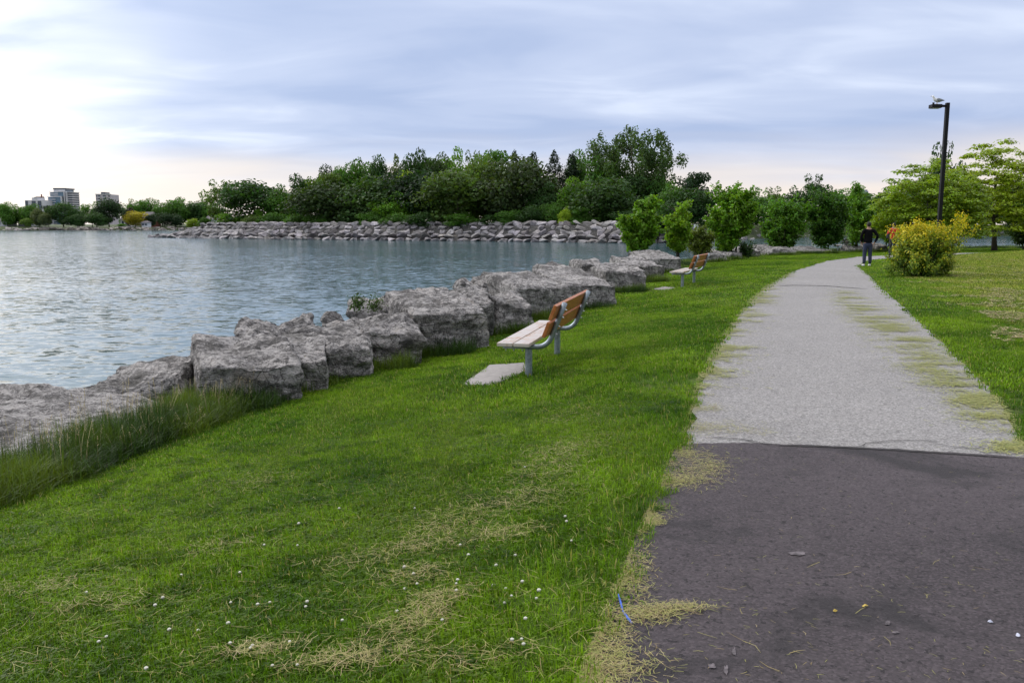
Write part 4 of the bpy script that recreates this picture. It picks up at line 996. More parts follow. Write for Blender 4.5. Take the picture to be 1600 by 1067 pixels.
# ------------------------------------------------------------------ buildings across the lake
M_GLASSB = plain('blue_glass', (.10, .17, .24), .15, .1, .25, .12)
M_WHITE = plain('white_concrete', (.62, .62, .64), .8, var=.06, scale=.2)
M_BEIGE = plain('pinkish_concrete', (.50, .46, .47), .8, var=.06, scale=.2)
M_DWIN = plain('dark_window', (.06, .075, .10), .2, var=.3, scale=.3)
M_ROOF = plain('grey_shingle', (.16, .145, .15), .9, var=.2, scale=1.0)
M_BRICK = plain('red_brick', (.22, .075, .055), .9, var=.2, scale=1.0)
def block(u0, u1, vt, D, depth, name, label, zb=2.0, rz=0.0):
    a, b = at(u0, vt, D), at(u1, vt, D); w = b.x - a.x; h = a.z - zb
    root = empty(name, ((a.x + b.x) / 2, D, zb), rz); tag(root, label, 'building'); return root, w, h, depth
def storeys(root, x0, x1, y0, y1, z0, z1, n, wall, band, win=True, nm='floor_slab'):
    """glass volume with a projecting slab and rail at each storey"""
    MB().box(x0, x1, y0, y1, z0, z1).build('glass_wall', wall, root)
    for i in range(n):
        z = z0 + (z1 - z0) * (i + 1) / n
        MB().box(x0 - .5, x1 + .5, y0 - .9, y1 + .5, z - .75, z - .05).build(nm, band, root)
# glass tower: stepped volumes framed in white
root, w, h, d = block(75, 113, 293, 1000, 24, 'glass_tower', 'tallest blue glass tower with stepped white-framed volumes on the far shore')
px = 1000 / F; X = lambda u: (u - 94) * px
Z = lambda v: at(94, v, 1000).z - 2.0
MB().box(X(82.5), X(101), 2, 20, 0, Z(296)).build('core', M_GLASSB, root)
MB().box(X(82), X(102), 1, 21, Z(296), Z(294)).build('roof', M_DWIN, root)
MB().box(X(83), X(100.5), .5, 1.9, Z(300), Z(296.4)).build('penthouse_band', M_WHITE, root)
storeys(root, X(75.5), X(87), -2, 14, 0, Z(307.5), 12, M_GLASSB, M_WHITE)
storeys(root, X(78), X(90), -.4, 12, Z(307.2), Z(300), 3, M_GLASSB, M_WHITE)
MB().box(X(87.6), X(95.5), -3, 12, 0, Z(308)).build('glass_bay', M_GLASSB, root)
MB().box(X(86.7), X(97.3), -3.6, -1, Z(308), Z(306.8)).build('white_frame', M_WHITE, root)
MB().box(X(95.9), X(97.3), -3.6, -1, 0, Z(308.01)).build('white_frame', M_WHITE, root)
MB().box(X(90.5), X(98.9), -1, 10, Z(306.7), Z(300.3)).build('glass_bay', M_GLASSB, root)
MB().box(X(90.2), X(100.6), -1.6, 1, Z(300.2), Z(299)).build('white_frame', M_WHITE, root)
MB().box(X(99.3), X(100.5), -1.6, 1, 0, Z(300.25)).build('white_frame', M_WHITE, root)
MB().box(X(102.3), X(103.3), -1, 1, 0, Z(299)).build('white_frame', M_WHITE, root)
storeys(root, X(104.8), X(111.5), 0, 16, 0, Z(300), 15, M_DWIN, M_WHITE)
MB().box(X(103.8), X(104.6), -1.2, 3, 0, Z(302)).build('white_frame', M_WHITE, root)
# white mid-rise with a crane behind it
root, w, h, d = block(38.5, 68, 310, 980, 20, 'white_midrise', 'white mid-rise block left of the glass tower'); px = 980 / F; X = lambda u: (u - 53.2) * px; Z = lambda v: at(53, v, 980).z - 2.0
MB().box(X(38.5), X(68), 0, 20, 0, Z(313)).build('wall', M_WHITE, root)
MB().box(X(49), X(58), .6, 16, Z(313), Z(309)).build('penthouse', M_WHITE, root)
MB().box(X(52), X(56), 1.5, 12, Z(309), Z(308)).build('roof_cap', M_DWIN, root)
for a, b in ((39.6, 43), (49.4, 55), (58.6, 63.8)):
    f = MB().box(X(a), X(b), -.5, .2, 0, Z(314)).build('window_bay', M_DWIN, root)
    for i in range(9): MB().box(X(a), X(b), -.75, -.5, i * Z(314) / 9, i * Z(314) / 9 + .55).build('spandrel', M_GLASSB, f)
root = empty('tower_crane', at(66, 320, 1100)); root.location.z = 2; tag(root, 'thin tower crane rising behind the white mid-rise', 'crane')
zc = at(66, 308.6, 1100).z - 2
MB().box(-.6, .6, -.6, .6, 0, zc + 4).build('mast', M_BRICK, root); MB().box(-7.5, 3.2, -.5, .5, zc, zc + .9).build('jib', M_BRICK, root); MB().box(1.6, 3, -.9, .9, zc - 1.2, zc - .05).build('counterweight', M_DWIN, root)
# balcony block
root, w, h, d = block(149, 173, 304, 900, 18, 'balcony_block', 'pinkish-white apartment block with dark balconies, right of the glass tower'); px = 900 / F; X = lambda u: (u - 161) * px; Z = lambda v: at(161, v, 900).z - 2.0
MB().box(X(149.5), X(173), 0, 18, 0, Z(304)).build('wall', M_BEIGE, root)
MB().box(X(156.5), X(163), 2, 12, Z(304), Z(300.3)).build('penthouse', M_DWIN, root)
MB().box(X(149.2), X(173.3), -.5, .4, Z(304.2), Z(303.2)).build('parapet', M_WHITE, root)
for i in range(10):
    z1 = Z(305.5) - i * 3.0
    for a, b in ((153.3, 156.5), (160.5, 165)): 
        f = MB().box(X(a), X(b), -.35, .2, z1 - 1.5, z1).build('window', M_DWIN, root)
        MB().box(X(a) - .3, X(b) + .3, -1.3, -.36, z1 - 2.5, z1 - 1.6).build('balcony', M_WHITE, root)
    MB().box(X(169), X(171), -.3, .2, z1 - 1.4, z1).build('window', M_DWIN, root); MB().box(X(150.5), X(151.8), -.3, .2, z1 - 1.4, z1).build('window', M_DWIN, root)
# small tower far right
root, w, h, d = block(1350, 1357, 298.5, 1500, 12, 'distant_tower', 'tiny hazy tower top above the trees left of the dark pine'); px = 1500 / F
MB().box(-w / 2, w / 2, 0, 12, 0, h).build('wall', M_WHITE, root); MB().box(-w / 2 + 1.5, w / 2 - 1.5, 1, 10, h, h + 2).build('penthouse', M_GLASSB, root)
for i in range(4): MB().box(-w / 2 + .6, w / 2 - .6, -.25, .1, h - 3 - i * 4, h - 1.4 - i * 4).build('window', M_GLASSB, root)
# shore houses
def house(u0, u1, vr, ve, D, wall, label, dormers=0, depth=11):
    a, b = at(u0, ve, D), at(u1, ve, D); w = b.x - a.x; zb = .8; he = a.z - zb; hr = at(u0, vr, D).z - zb
    root = empty('house', ((a.x + b.x) / 2, D, zb)); tag(root, label, 'house', 'houses on the far shore')
    MB().box(-w / 2, w / 2, 0, depth, 0, he).build('wall', wall, root)
    m = MB(); o = .7; m.V = [(-w / 2 - o, -o, he + .02), (w / 2 + o, -o, he + .02), (w / 2 + o, depth + o, he + .02), (-w / 2 - o, depth + o, he + .02), (-w * .3, depth / 2, hr), (w * .3, depth / 2, hr)]
    m.F = [[0, 1, 5, 4], [1, 2, 5], [2, 3, 4, 5], [3, 0, 4], [0, 3, 2, 1]]; m.build('roof', M_ROOF, root)
    for i in range(dormers):
        x = -w * .22 + i * w * .44 / max(1, dormers - 1); dm = MB().box(x - .9, x + .9, .3, 3, he + .3, he + (hr - he) * .62).build('dormer', M_WHITE, root)
        MB().box(x - .5, x + .5, .15, .3, he + .6, he + (hr - he) * .5).build('window', M_DWIN, dm)
    n = max(2, int(w / 3.2))
    for i in range(n):
        x = -w / 2 + (i + .5) * w / n; f = MB().box(x - .75, x + .75, -.12, .1, he * .35, he * .8).build('window', M_DWIN, root)
        MB().box(x - .9, x + .9, -.2, -.125, he * .8, he * .8 + .2).build('lintel', M_WHITE, f)
house(-6, 11, 338, 346, 560, M_WHITE, 'house with a grey roof at the left edge of the far shore')
house(28, 47, 336, 344, 570, M_WHITE, 'white house with a row of small dormers on the far shore', 3)
house(188, 202, 333.5, 343, 590, M_WHITE, 'grey-roofed house left of the yellow tree')
house(219, 241, 331, 340, 600, M_BRICK, 'red brick house with a grey roof right of the yellow tree')
house(221, 230, 345, 348, 560, M_WHITE, 'low white building under the red brick house', depth=6)
house(320, 334, 337, 343, 600, M_WHITE, 'small white-walled house behind the breakwater tip', depth=7)
# ------------------------------------------------------------------ lamp post and gull
M_BLACK = plain('black_paint', (.008, .008, .009), .5, 0, .15, spec=.25)
Dl = 30.0; p = at(1468, 340, Dl); gzl = gz(p.x, Dl); topz = at(1478, 161, Dl).z
lp = empty('lamp_post', (p.x, Dl, gzl)); tag(lp, 'tall black square lamp post with a single box lamp, rising behind the golden bush', 'lamp post'); Hh = topz - gzl
MB().box(-.062, .062, -.062, .062, .32, Hh).build('pole', M_BLACK, lp, bevel=.012)
MB().box(-.17, .17, -.17, .17, -.1, .32).build('base_cover', M_BLACK, lp, bevel=.015)
MB().box(-.24, -.064, -.03, .03, Hh - .15, Hh - .07).build('arm', M_BLACK, lp)
hd_ = MB().box(-.60, -.242, -.14, .14, Hh - .185, Hh - .06).build('lamp_head', M_BLACK, lp, bevel=.012)
MB().box(-.57, -.28, -.11, .11, Hh - .197, Hh - .186).build('lens', plain('lens', (.5, .5, .48), .2), hd_)
MB().tube([(-.50, 0, Hh - .06), (-.50, 0, Hh + .01)], .035, 10).build('photocell', M_BLACK, hd_)
def skin_obj(name, V, E, rad, mat, parent=None, sub=2, root_i=0, loc=(0, 0, 0)):
    me = bpy.data.meshes.new(name); me.from_pydata([tuple(v) for v in V], E, []); me.update()
    o = link(name, me, mat, parent, loc); pass
    o.modifiers.new('skin', 'SKIN').use_smooth_shade = True
    for i, s in enumerate(me.skin_vertices[0].data):
        q = rad[i]; s.radius = (q, q) if not isinstance(q, tuple) else q; s.use_root = (i == root_i)
    m = o.modifiers.new('sub', 'SUBSURF'); m.levels = sub; m.render_levels = sub
    dg = bpy.context.evaluated_depsgraph_get(); ev = bpy.data.meshes.new_from_object(o.evaluated_get(dg)); o.modifiers.clear(); o.data = ev; ev.name = name
    if not ev.materials: ev.materials.append(mat)
    return o
M_WFEATH = plain('white_feathers', (.80, .80, .79), .7, var=.04); M_GFEATH = plain('grey_feathers', (.28, .30, .33), .7, var=.1); M_BEAK = plain('yellow_beak', (.6, .38, .05), .5)
gp = Vector((lp.location.x - .37, Dl, topz - .06)); gl = empty('gull', gp); tag(gl, 'white and grey gull perched on the lamp head', 'gull')
skin_obj('body', [(0, 0, .14), (-.09, 0, .17), (-.135, 0, .24), (-.16, 0, .285), (.09, 0, .13), (.17, 0, .12), (-.185, 0, .285)], [(0, 1), (1, 2), (2, 3), (0, 4), (4, 5), (3, 6)], [.075, .065, .036, .042, .055, .02, .028], M_WFEATH, gl)
for s in (-1, 1):
    skin_obj('wing', [(-.05, s * .065, .17), (.06, s * .07, .155), (.17, s * .045, .14), (.25, s * .02, .135)], [(0, 1), (1, 2), (2, 3)], [(.02, .05), (.02, .05), (.014, .03), (.006, .01)], M_GFEATH, gl)
    MB().tube([(-.01, s * .03, 0), (0, s * .03, .09)], .007, 6).build('leg', M_BEAK, gl)
MB().tube([(-.205, 0, .283), (-.25, 0, .272)], [.012, .003], 6).build('beak', M_BEAK, gl)
# ------------------------------------------------------------------ people
M_SKIN = plain('skin', (.30, .17, .11), .55, var=.05); M_SWEAT = plain('black_knit', (.005, .005, .006), .9, var=.2, scale=20, bump=.3, bscale=90, spec=.1)
M_JEANS = plain('blue_denim', (.022, .030, .062), .85, var=.25, scale=8, bump=.3, bscale=120); M_SHOE = plain('white_shoe', (.74, .74, .76), .5, var=.05); M_HAIR = plain('black_hair', (.006, .005, .005), .7, var=.3, scale=40)
M_RED = plain('red_jacket', (.55, .008, .012), .7, var=.15, scale=8); M_DARKT = plain('dark_trousers', (.02, .02, .026), .8); M_SOLE = plain('dark_sole', (.03, .03, .03), .8)
def person(loc, rz, label, top_mat, leg_mat, shoe_mat, arms, bag=False, scale=1.0, stance=.11):
    """faces +Y before rotation; arms = per side (elbow, wrist) positions"""
    root = empty('person', loc, rz); tag(root, label, 'person'); root.scale = (scale,) * 3
    V = [(0, 0, .98), (0, -.01, 1.14), (0, -.015, 1.32), (0, -.01, 1.44), (0, 0, 1.51), (0, .012, 1.60), (0, .015, 1.67)]
    Rr = [(.14, .10), (.125, .09), (.15, .095), (.10, .07), .052, (.073, .088), (.068, .085)]; E = [(i, i + 1) for i in range(6)]
    fingers = []
    for s, (el, wr) in zip((-1, 1), arms):
        b = len(V); V += [(s * .175, -.01, 1.42), el, wr]; Rr += [.055, .040, .026]; E += [(3, b), (b, b + 1), (b + 1, b + 2)]
        wv_ = Vector(wr); dv = (wv_ - Vector(el)).normalized() * .6 + Vector((-s * .5, .15, -.4)); dv.normalize(); pm = wv_ + dv * .055
        h = len(V); V.append(tuple(pm)); Rr.append((.036, .018)); E.append((b + 2, h))
        side = dv.cross(Vector((s, 0, 0))).normalized() 
        for f in range(4):
            o_ = (f - 1.5) * .019; L_ = (.062, .072, .068, .052)[f]; b1 = pm + side * o_ + dv * .03; c = b1 + dv * L_ * .55 + Vector((-s * .008, 0, 0)); e = c + (dv + Vector((-s * .5, 0, -.2))).normalized() * L_ * .5
            k = len(V); V += [tuple(b1), tuple(c), tuple(e)]; Rr += [.009, .0085, .007]; E += [(h, k), (k, k + 1), (k + 1, k + 2)]
        k = len(V); t1 = wv_ + dv * .025 + side * -.032; V += [tuple(t1), tuple(t1 + dv * .04 - side * .012)]; Rr += [.010, .008]; E += [(b + 2, k), (k, k + 1)]
    for s in (-1, 1):
        b = len(V); V += [(s * .09, 0, .90), (s * (stance * .95), .01, .50), (s * stance, -.02, .09), (s * (stance + .01), .10, .035)]; Rr += [.083, .055, .036, (.03, .022)]; E += [(0, b), (b, b + 1), (b + 1, b + 2), (b + 2, b + 3)]
    body = skin_obj('body', V, E, Rr, M_SKIN, root, 2)
    V = [(0, 0, .88), (0, 0, 1.02), (0, -.01, 1.16), (0, -.015, 1.33), (0, -.01, 1.43), (0, -.005, 1.485)]; Rr = [(.185, .135), (.175, .13), (.165, .12), (.185, .12), (.125, .085), (.068, .068)]; E = [(i, i + 1) for i in range(5)]
    for s, (el, wr) in zip((-1, 1), arms):
        b = len(V); m_ = Vector((s * .19, -.01, 1.41)).lerp(Vector(el), .5); V += [(s * .185, -.01, 1.415), tuple(m_), el, tuple(Vector(el).lerp(Vector(wr), .93))]; Rr += [.075, .064, .057, .043]; E += [(4, b), (b, b + 1), (b + 1, b + 2), (b + 2, b + 3)]
    skin_obj('jacket', V, E, Rr, top_mat, root, 2)
    V = [(0, 0, .97), (0, 0, .90)]; Rr = [(.165, .118), (.16, .115)]; E = [(0, 1)]
    for s in (-1, 1):
        b = len(V); V += [(s * .092, 0, .80), (s * (stance * .96), .01, .50), (s * stance, -.02, .22), (s * stance, -.02, .085)]; Rr += [.100, .078, .070, .066]; E += [(1, b), (b, b + 1), (b + 1, b + 2), (b + 2, b + 3)]
    skin_obj('trousers', V, E, Rr, leg_mat, root, 2)
    for s in (-1, 1):
        sh = skin_obj('shoe', [(s * stance, -.055, .055), (s * stance, .04, .06), (s * (stance + .01), .14, .042), (s * (stance + .012), .195, .036)], [(0, 1), (1, 2), (2, 3)], [(.042, .048), (.042, .046), (.044, .034), (.030, .025)], shoe_mat, root, 2)
        MB().box(s * stance - .045, s * stance + .05, -.10, .215, .0, .016).build('sole', M_SOLE, sh, bevel=.006)
    skin_obj('hair', [(0, -.035, 1.555), (0, -.035, 1.63), (0, -.012, 1.70), (0, .03, 1.725), (0, .07, 1.715)], [(0, 1), (1, 2), (2, 3), (3, 4)], [(.060, .040), (.084, .068), (.080, .064), (.066, .045), (.03, .02)], M_HAIR, root, 2)
    for s in (-1, 1):
        MB().tube([(s * .070, .005, 1.60), (s * .086, -.006, 1.625)], [.012, .016], 6).build('ear', M_SKIN, body)
        MB().tube([(s * .030, .094, 1.632), (s * .030, .103, 1.632)], [.012, .008], 8).build('eye', M_SHOE, body)
    MB().tube([(0, .094, 1.63), (0, .120, 1.595), (0, .095, 1.588)], [.008, .014, .010], 6).build('nose', M_SKIN, body)
    MB().box(-.024, .024, .088, .098, 1.553, 1.561).build('mouth', M_RED, body)
    if bag: MB().box(-.30, -.17, -.10, .14, .98, 1.22).build('shoulder_bag', M_DARKT, root, bevel=.03)
    return root
pp = onz(1354, 416.5); a1 = [((-.27, -.03, 1.17), (-.23, .06, .93)), ((.34, -.07, 1.19), (.27, .05, .93))]
person((pp[0], pp[1], .006), R(-8), 'man in a black sweater and blue jeans walking away on the path', M_SWEAT, M_JEANS, M_SHOE, a1, scale=1.0)
a2 = [((-.26, -.05, 1.17), (-.20, .12, 1.02)), ((.32, -.03, 1.20), (.30, .14, 1.04))]
rp_ = at(1395.5, 372, 42.0); person((rp_.x, 42.0, .006), R(-15), 'person in a red jacket with a dark bag, half hidden by the golden bush', M_RED, M_DARKT, M_SOLE, a2, True, scale=1.0)
# small white sign across the inlet mouth
M_SIGN = plain('white_sign', (.72, .74, .74), .5, var=.03)
sp_ = at(1087, 360, 62); sg = empty('sign', (sp_.x, 62, -1.4)); tag(sg, 'small white sign on a dark post between the saplings', 'sign')
MB().tube([(0, 0, -1), (0, 0, 2.5)], .05, 8).build('post', M_BLACK, sg); zz = at(1087, 354, 62).z + 1.4
MB().box(-.16, .16, -.09, -.052, zz - .16, zz + .16).build('board', M_SIGN, sg, bevel=.01); MB().box(-.13, .11, -.1, .1, zz - .62, zz - .33).build('equipment_box', M_BLACK, sg, bevel=.02)
# ------------------------------------------------------------------ grass
def blades(seed, size, n, h, w, name, lean=.5, round_=False, clover=0):
    r = np.random.RandomState(seed)
    if round_:
        a = r.uniform(0, 6.283, n); q = np.sqrt(r.uniform(0, 1, n)) * size; bx, by = np.cos(a) * q, np.sin(a) * q
    else: bx, by = r.uniform(-size / 2, size / 2, n) * 1.04, r.uniform(-size / 2, size / 2, n) * 1.04
    hh = h * np.clip(r.normal(1, .28, n), .35, 1.8); th = r.uniform(0, 6.283, n); le = np.abs(r.normal(0, lean, n)); fa = th + r.uniform(-.6, .6, n) + math.pi / 2
    ww = w * r.uniform(.6, 1.2, n); dx, dy = np.cos(th), np.sin(th); wx, wy = np.cos(fa) * ww / 2, np.sin(fa) * ww / 2
    b = np.c_[bx, by, np.zeros(n) - .004]; m = b + np.c_[dx * hh * le * .35, dy * hh * le * .35, hh * .62]; t_ = b + np.c_[dx * hh * le, dy * hh * le, hh * np.clip(1.05 - le * .45, .25, 1)]
    W_ = np.c_[wx, wy, np.zeros(n)]
    q1 = np.stack([b - W_, b + W_, m + W_ * .85, m - W_ * .85], 1); q2 = np.stack([m - W_ * .85, m + W_ * .85, t_ + W_ * .12, t_ - W_ * .12], 1)
    rn = r.uniform(0, 1, n); P = np.concatenate([q1, q2]); A = np.r_[rn, rn]
    if clover:
        cx, cy = r.uniform(-size / 2, size / 2, clover), r.uniform(-size / 2, size / 2, clover); L_ = []
        for k in range(3):
            a = r.uniform(0, 6.283, clover) * 0 + k * 2.094 + r.uniform(0, 6.283) ; s_ = r.uniform(.006, .011, clover); z = r.uniform(.02, .038, clover)
            c = np.c_[cx + np.cos(a) * s_, cy + np.sin(a) * s_, z]; t1 = np.c_[np.cos(a) * s_, np.sin(a) * s_, s_ * .25]; t2 = np.c_[-np.sin(a) * s_ * .8, np.cos(a) * s_ * .8, np.zeros(clover)]
            L_.append(np.stack([c - t1, c + t2 , c + t1, c - t2], 1))
        P = np.concatenate([P] + L_); A = np.r_[A, np.full(clover * 3, .12)]
    me = polys_mesh(name, P, A); me.materials.append(M_GRASS); return me
def scatter(name, pts, rots, scl, idx, protos, label, extra=None):
    me = bpy.data.meshes.new(name); me.vertices.add(len(pts)); me.vertices.foreach_set('co', np.asarray(pts, np.float32).ravel()); me.update()
    for nm, typ, dat in (('rot', 'FLOAT_VECTOR', rots), ('scl', 'FLOAT_VECTOR', scl), ('idx', 'INT', idx)) + ((('dry', 'FLOAT', extra),) if extra is not None else ()):
        a = me.attributes.new(nm, typ, 'POINT'); a.data.foreach_set('vector' if typ == 'FLOAT_VECTOR' else 'value', np.asarray(dat, np.int32 if typ == 'INT' else np.float32).ravel())
    col = bpy.data.collections.new(name + '_sources')
    for i, m_ in enumerate(protos): col.objects.link(bpy.data.objects.new('%s_source_%02d' % (name, i), m_))
    ng = bpy.data.node_groups.new(name, 'GeometryNodeTree'); ng.interface.new_socket('Geometry', in_out='INPUT', socket_type='NodeSocketGeometry'); ng.interface.new_socket('Geometry', in_out='OUTPUT', socket_type='NodeSocketGeometry')
    N = ng.nodes; L = ng.links; gi = N.new('NodeGroupInput'); go = N.new('NodeGroupOutput'); ci = N.new('GeometryNodeCollectionInfo'); ci.inputs[0].default_value = col; ci.inputs['Separate Children'].default_value = True; ci.inputs['Reset Children'].default_value = True
    io = N.new('GeometryNodeInstanceOnPoints'); L.new(gi.outputs[0], io.inputs['Points']); L.new(ci.outputs[0], io.inputs['Instance']); io.inputs['Pick Instance'].default_value = True
    def na(nm, typ):
        q = N.new('GeometryNodeInputNamedAttribute'); q.data_type = typ; q.inputs[0].default_value = nm; return q.outputs[0]
    L.new(na('idx', 'INT'), io.inputs['Instance Index']); er = N.new('FunctionNodeEulerToRotation'); L.new(na('rot', 'FLOAT_VECTOR'), er.inputs[0]); L.new(er.outputs[0], io.inputs['Rotation']); L.new(na('scl', 'FLOAT_VECTOR'), io.inputs['Scale']); L.new(io.outputs[0], go.inputs[0])
    o = link(name, me); o.modifiers.new('scatter', 'NODES').node_group = ng; tag(o, label, None, None, 'stuff'); return o
def inside_lawn(P, m=0.0):
    P = np.atleast_2d(P); dl = pl_dist(P, LE); dr = -pl_dist(P, RE); e = pl_dist(P, RK)
    return ((dl > m) | (dr > m)) & (e < -m * .5 + .25)
def in_poly(P, poly):
    P = np.atleast_2d(P); c = np.zeros(len(P), bool); n = len(poly)
    for i in range(n):
        x1, y1 = poly[i]; x2, y2 = poly[(i + 1) % n]
        k = ((y1 > P[:, 1]) != (y2 > P[:, 1])) & (P[:, 0] < (x2 - x1) * (P[:, 1] - y1) / (y2 - y1 + 1e-12) + x1); c ^= k
    return c
def grow(poly, m): c = poly.mean(0); d = poly - c; return c + d * (1 + m / np.hypot(*d.T)[:, None])
def visible(P, half=48): return (P[:, 1] > 1.2) & (np.abs(np.degrees(np.arctan2(P[:, 0], P[:, 1]))) < half) 
def eul(P, rng_, scale=1.0):
    h = .08; gx = (z_ground(P + [h, 0]) - z_ground(P - [h, 0])) / (2 * h); gy = (z_ground(P + [0, h]) - z_ground(P - [0, h])) / (2 * h)
    out_ = []
    for a, b, k in zip(gx, gy, rng_):
        n = Vector((-a, -b, 1)).normalized(); q = Vector((0, 0, 1)).rotation_difference(n) @ Euler((0, 0, k)).to_quaternion(); out_.append(tuple(q.to_euler()))
    return out_
gr = np.random.RandomState(12)
bands = [(1.2, 7.9, .5), (7.3, 17.6, .75), (16.5, 80, 1.5)]
protos = [blades(s, .5, 3600, .040, .0042, 'grass_near', .75, clover=170) for s in range(4)] + [blades(10 + s, .75, 4200, .040, .0066, 'grass_mid', .75) for s in range(3)] + [blades(20 + s, 1.5, 5600, .042, .015, 'grass_far', .8) for s in range(3)]
tufts = [blades(40 + s, .085, 90, .042, .0045, 'grass_tuft', .8, True) for s in range(4)] + [blades(50 + s, .13, 70, .045, .009, 'grass_tuft_mid', .8, True) for s in range(3)]
Pt = []; Rt = []; Sc = []; Id = []; Dr = []; holes = []
PADS = [SLAB1, SLAB2]
def dryness(P):
    dr = -pl_dist(P, RE); return np.where(dr > 0, sst(dr, .9, 2.2) * (.6 + .4 * sst(P[:, 1], 12, 20)), 0) + 0.0
for bi, (y0, y1, sz) in enumerate(bands):
    gx = np.arange(-22 if bi < 2 else -12, 30 if bi < 2 else 75, sz); gy = np.arange(0, 80, sz); X_, Y_ = np.meshgrid(gx, gy); P = np.c_[X_.ravel(), Y_.ravel()] + sz / 2
    dist = np.hypot(P[:, 0], P[:, 1]); P = P[(dist >= y0) & (dist < y1) & visible(P)]
    ok = np.ones(len(P), bool)
    for ox in (-.5, .5):
        for oy in (-.5, .5):
            Q = P + [ox * sz, oy * sz]; ok &= inside_lawn(Q, .02)
            for pd in PADS: ok &= ~in_poly(Q, grow(pd, .25))
    for pd in PADS: ok &= ~in_poly(P, grow(pd, .4 * sz))
    part = inside_lawn(P, -sz * .75)
    A = P[ok]; k = gr.randint(0, 4, len(A)) * (math.pi / 2)
    Pt.append(np.c_[A, z_ground(A)]); Rt += eul(A, k); s_ = np.ones((len(A), 3)); s_[:, 2] = gr.uniform(.8, 1.25, len(A)); Sc.append(s_)
    Id.append(gr.randint(0, 4, len(A)) if bi == 0 else 4 + gr.randint(0, 3, len(A)) if bi == 1 else 7 + gr.randint(0, 3, len(A))); Dr.append(dryness(A))
    for c in P[~ok & part]: holes.append((c[0], c[1], sz))
scatter('lawn_grass', np.concatenate(Pt), Rt, np.concatenate(Sc), np.concatenate(Id), protos, 'mown green grass of the lawn on both sides of the path', np.concatenate(Dr))
T = []
for x, y, sz in holes:
    st_ = .085 if sz < .6 else .13 if sz < 1 else .26; k = int(sz / st_)
    g = (np.arange(k) + .5) / k * sz - sz / 2; a, b = np.meshgrid(g, g); T.append(np.c_[x + a.ravel(), y + b.ravel()])
T = np.concatenate(T); T += gr.uniform(-.03, .03, T.shape); dd_ = np.hypot(*T.T)
jag = .02 * np.sin(T[:, 1] * 9) + .02 * np.sin(T[:, 1] * 23 + 1) + gr.uniform(-.03, .05, len(T))
dl = pl_dist(T, LE); dr = -pl_dist(T, RE); e = pl_dist(T, RK)
ok = ((dl > .01 + jag) | (dr > .01 + jag)) & (e < .25)
for pd in PADS: ok &= ~in_poly(T, grow(pd, -.01))
T = T[ok]; dd_ = dd_[ok]; s_ = np.where(dd_ > 17, 1.7, 1.0)[:, None] * gr.uniform(.8, 1.2, (len(T), 3)); s_[:, 2] = gr.uniform(.7, 1.25, len(T))
scatter('lawn_edge_grass', np.c_[T, z_ground(T)], eul(T, gr.uniform(0, 6.28, len(T))), s_, np.where(dd_ < 9, gr.randint(0, 4, len(T)), 4 + gr.randint(0, 3, len(T))), tufts, 'tufts of mown grass along the edges of the path, slabs and rocks', dryness(T) * .5)
print('tiles', sum(map(len, Pt)), 'tufts', len(T))
# tall unmown grass against the boulders
def tall(seed, n, h, w, rad, name):
    r = np.random.RandomState(seed); a = r.uniform(0, 6.283, n); q = np.sqrt(r.uniform(0, 1, n)) * rad; b = np.c_[np.cos(a) * q, np.sin(a) * q, np.full(n, -.03)]
    th = r.uniform(0, 6.283, n); hh = h * r.uniform(.25, 1.3, n); le = np.abs(r.normal(.38, .34, n)); fa = th + math.pi / 2 + r.uniform(-.5, .5, n); ww = w * r.uniform(.5, 1.2, n)
    W_ = np.c_[np.cos(fa) * ww / 2, np.sin(fa) * ww / 2, np.zeros(n)]; d = np.c_[np.cos(th), np.sin(th), np.zeros(n)]; P = []; prev = b; pw = 1.0
    for k in range(1, 5):
        f = k / 4; c = b + d * (hh * le * f ** 2.2)[:, None] + np.c_[np.zeros(n), np.zeros(n), hh * (f - .28 * le * f ** 3)]; nw = 1 - .9 * f ** 1.5
        P.append(np.stack([prev - W_ * pw, prev + W_ * pw, c + W_ * nw, c - W_ * nw], 1)); prev, pw = c, nw
    rn = r.uniform(0, .8, n); me = polys_mesh(name, np.concatenate(P), np.tile(rn, 4)); me.materials.append(M_TALL); return me
def seedheads(seed, n, h, rad, name):
    r = np.random.RandomState(seed); P = []; A = []
    for i in range(n):
        a = r.uniform(0, 6.28); q = rad * math.sqrt(r.uniform(0, 1)); b = np.array([math.cos(a) * q, math.sin(a) * q, 0]); th = r.uniform(0, 6.28); hh = h * r.uniform(.6, 1.1); d = np.array([math.cos(th), math.sin(th), 0]) * hh * r.uniform(.05, .35)
        pts = [b + d * (k / 3) ** 2 + np.array([0, 0, hh * k / 3]) for k in range(4)]; w = np.array([-math.sin(th), math.cos(th), 0]) * .0016
        for k in range(3): P.append([pts[k] - w, pts[k] + w, pts[k + 1] + w, pts[k + 1] - w]); A.append(1.0)
        for k in range(9):
            c = pts[3] + np.array([0, 0, -.008 * k]) + r.normal(0, .006, 3); s_ = .006; v = r.normal(0, 1, 3); v /= np.linalg.norm(v); P.append([c, c + v * s_ + w * 2, c + v * s_ * 2.2, c + v * s_ - w * 2]); A.append(1.0)
    me = polys_mesh(name, np.array(P), np.array(A)); me.materials.append(M_STRAW); return me
tallp = [tall(s, 130, .29, .009, .20, 'tall_grass_clump') for s in range(3)] + [tall(5 + s, 110, .25, .009, .20, 'rough_grass_clump') for s in range(3)] + [seedheads(3, 7, .42, .2, 'grass_seed_heads')]
PtT = []; IdT = []; ScT = []
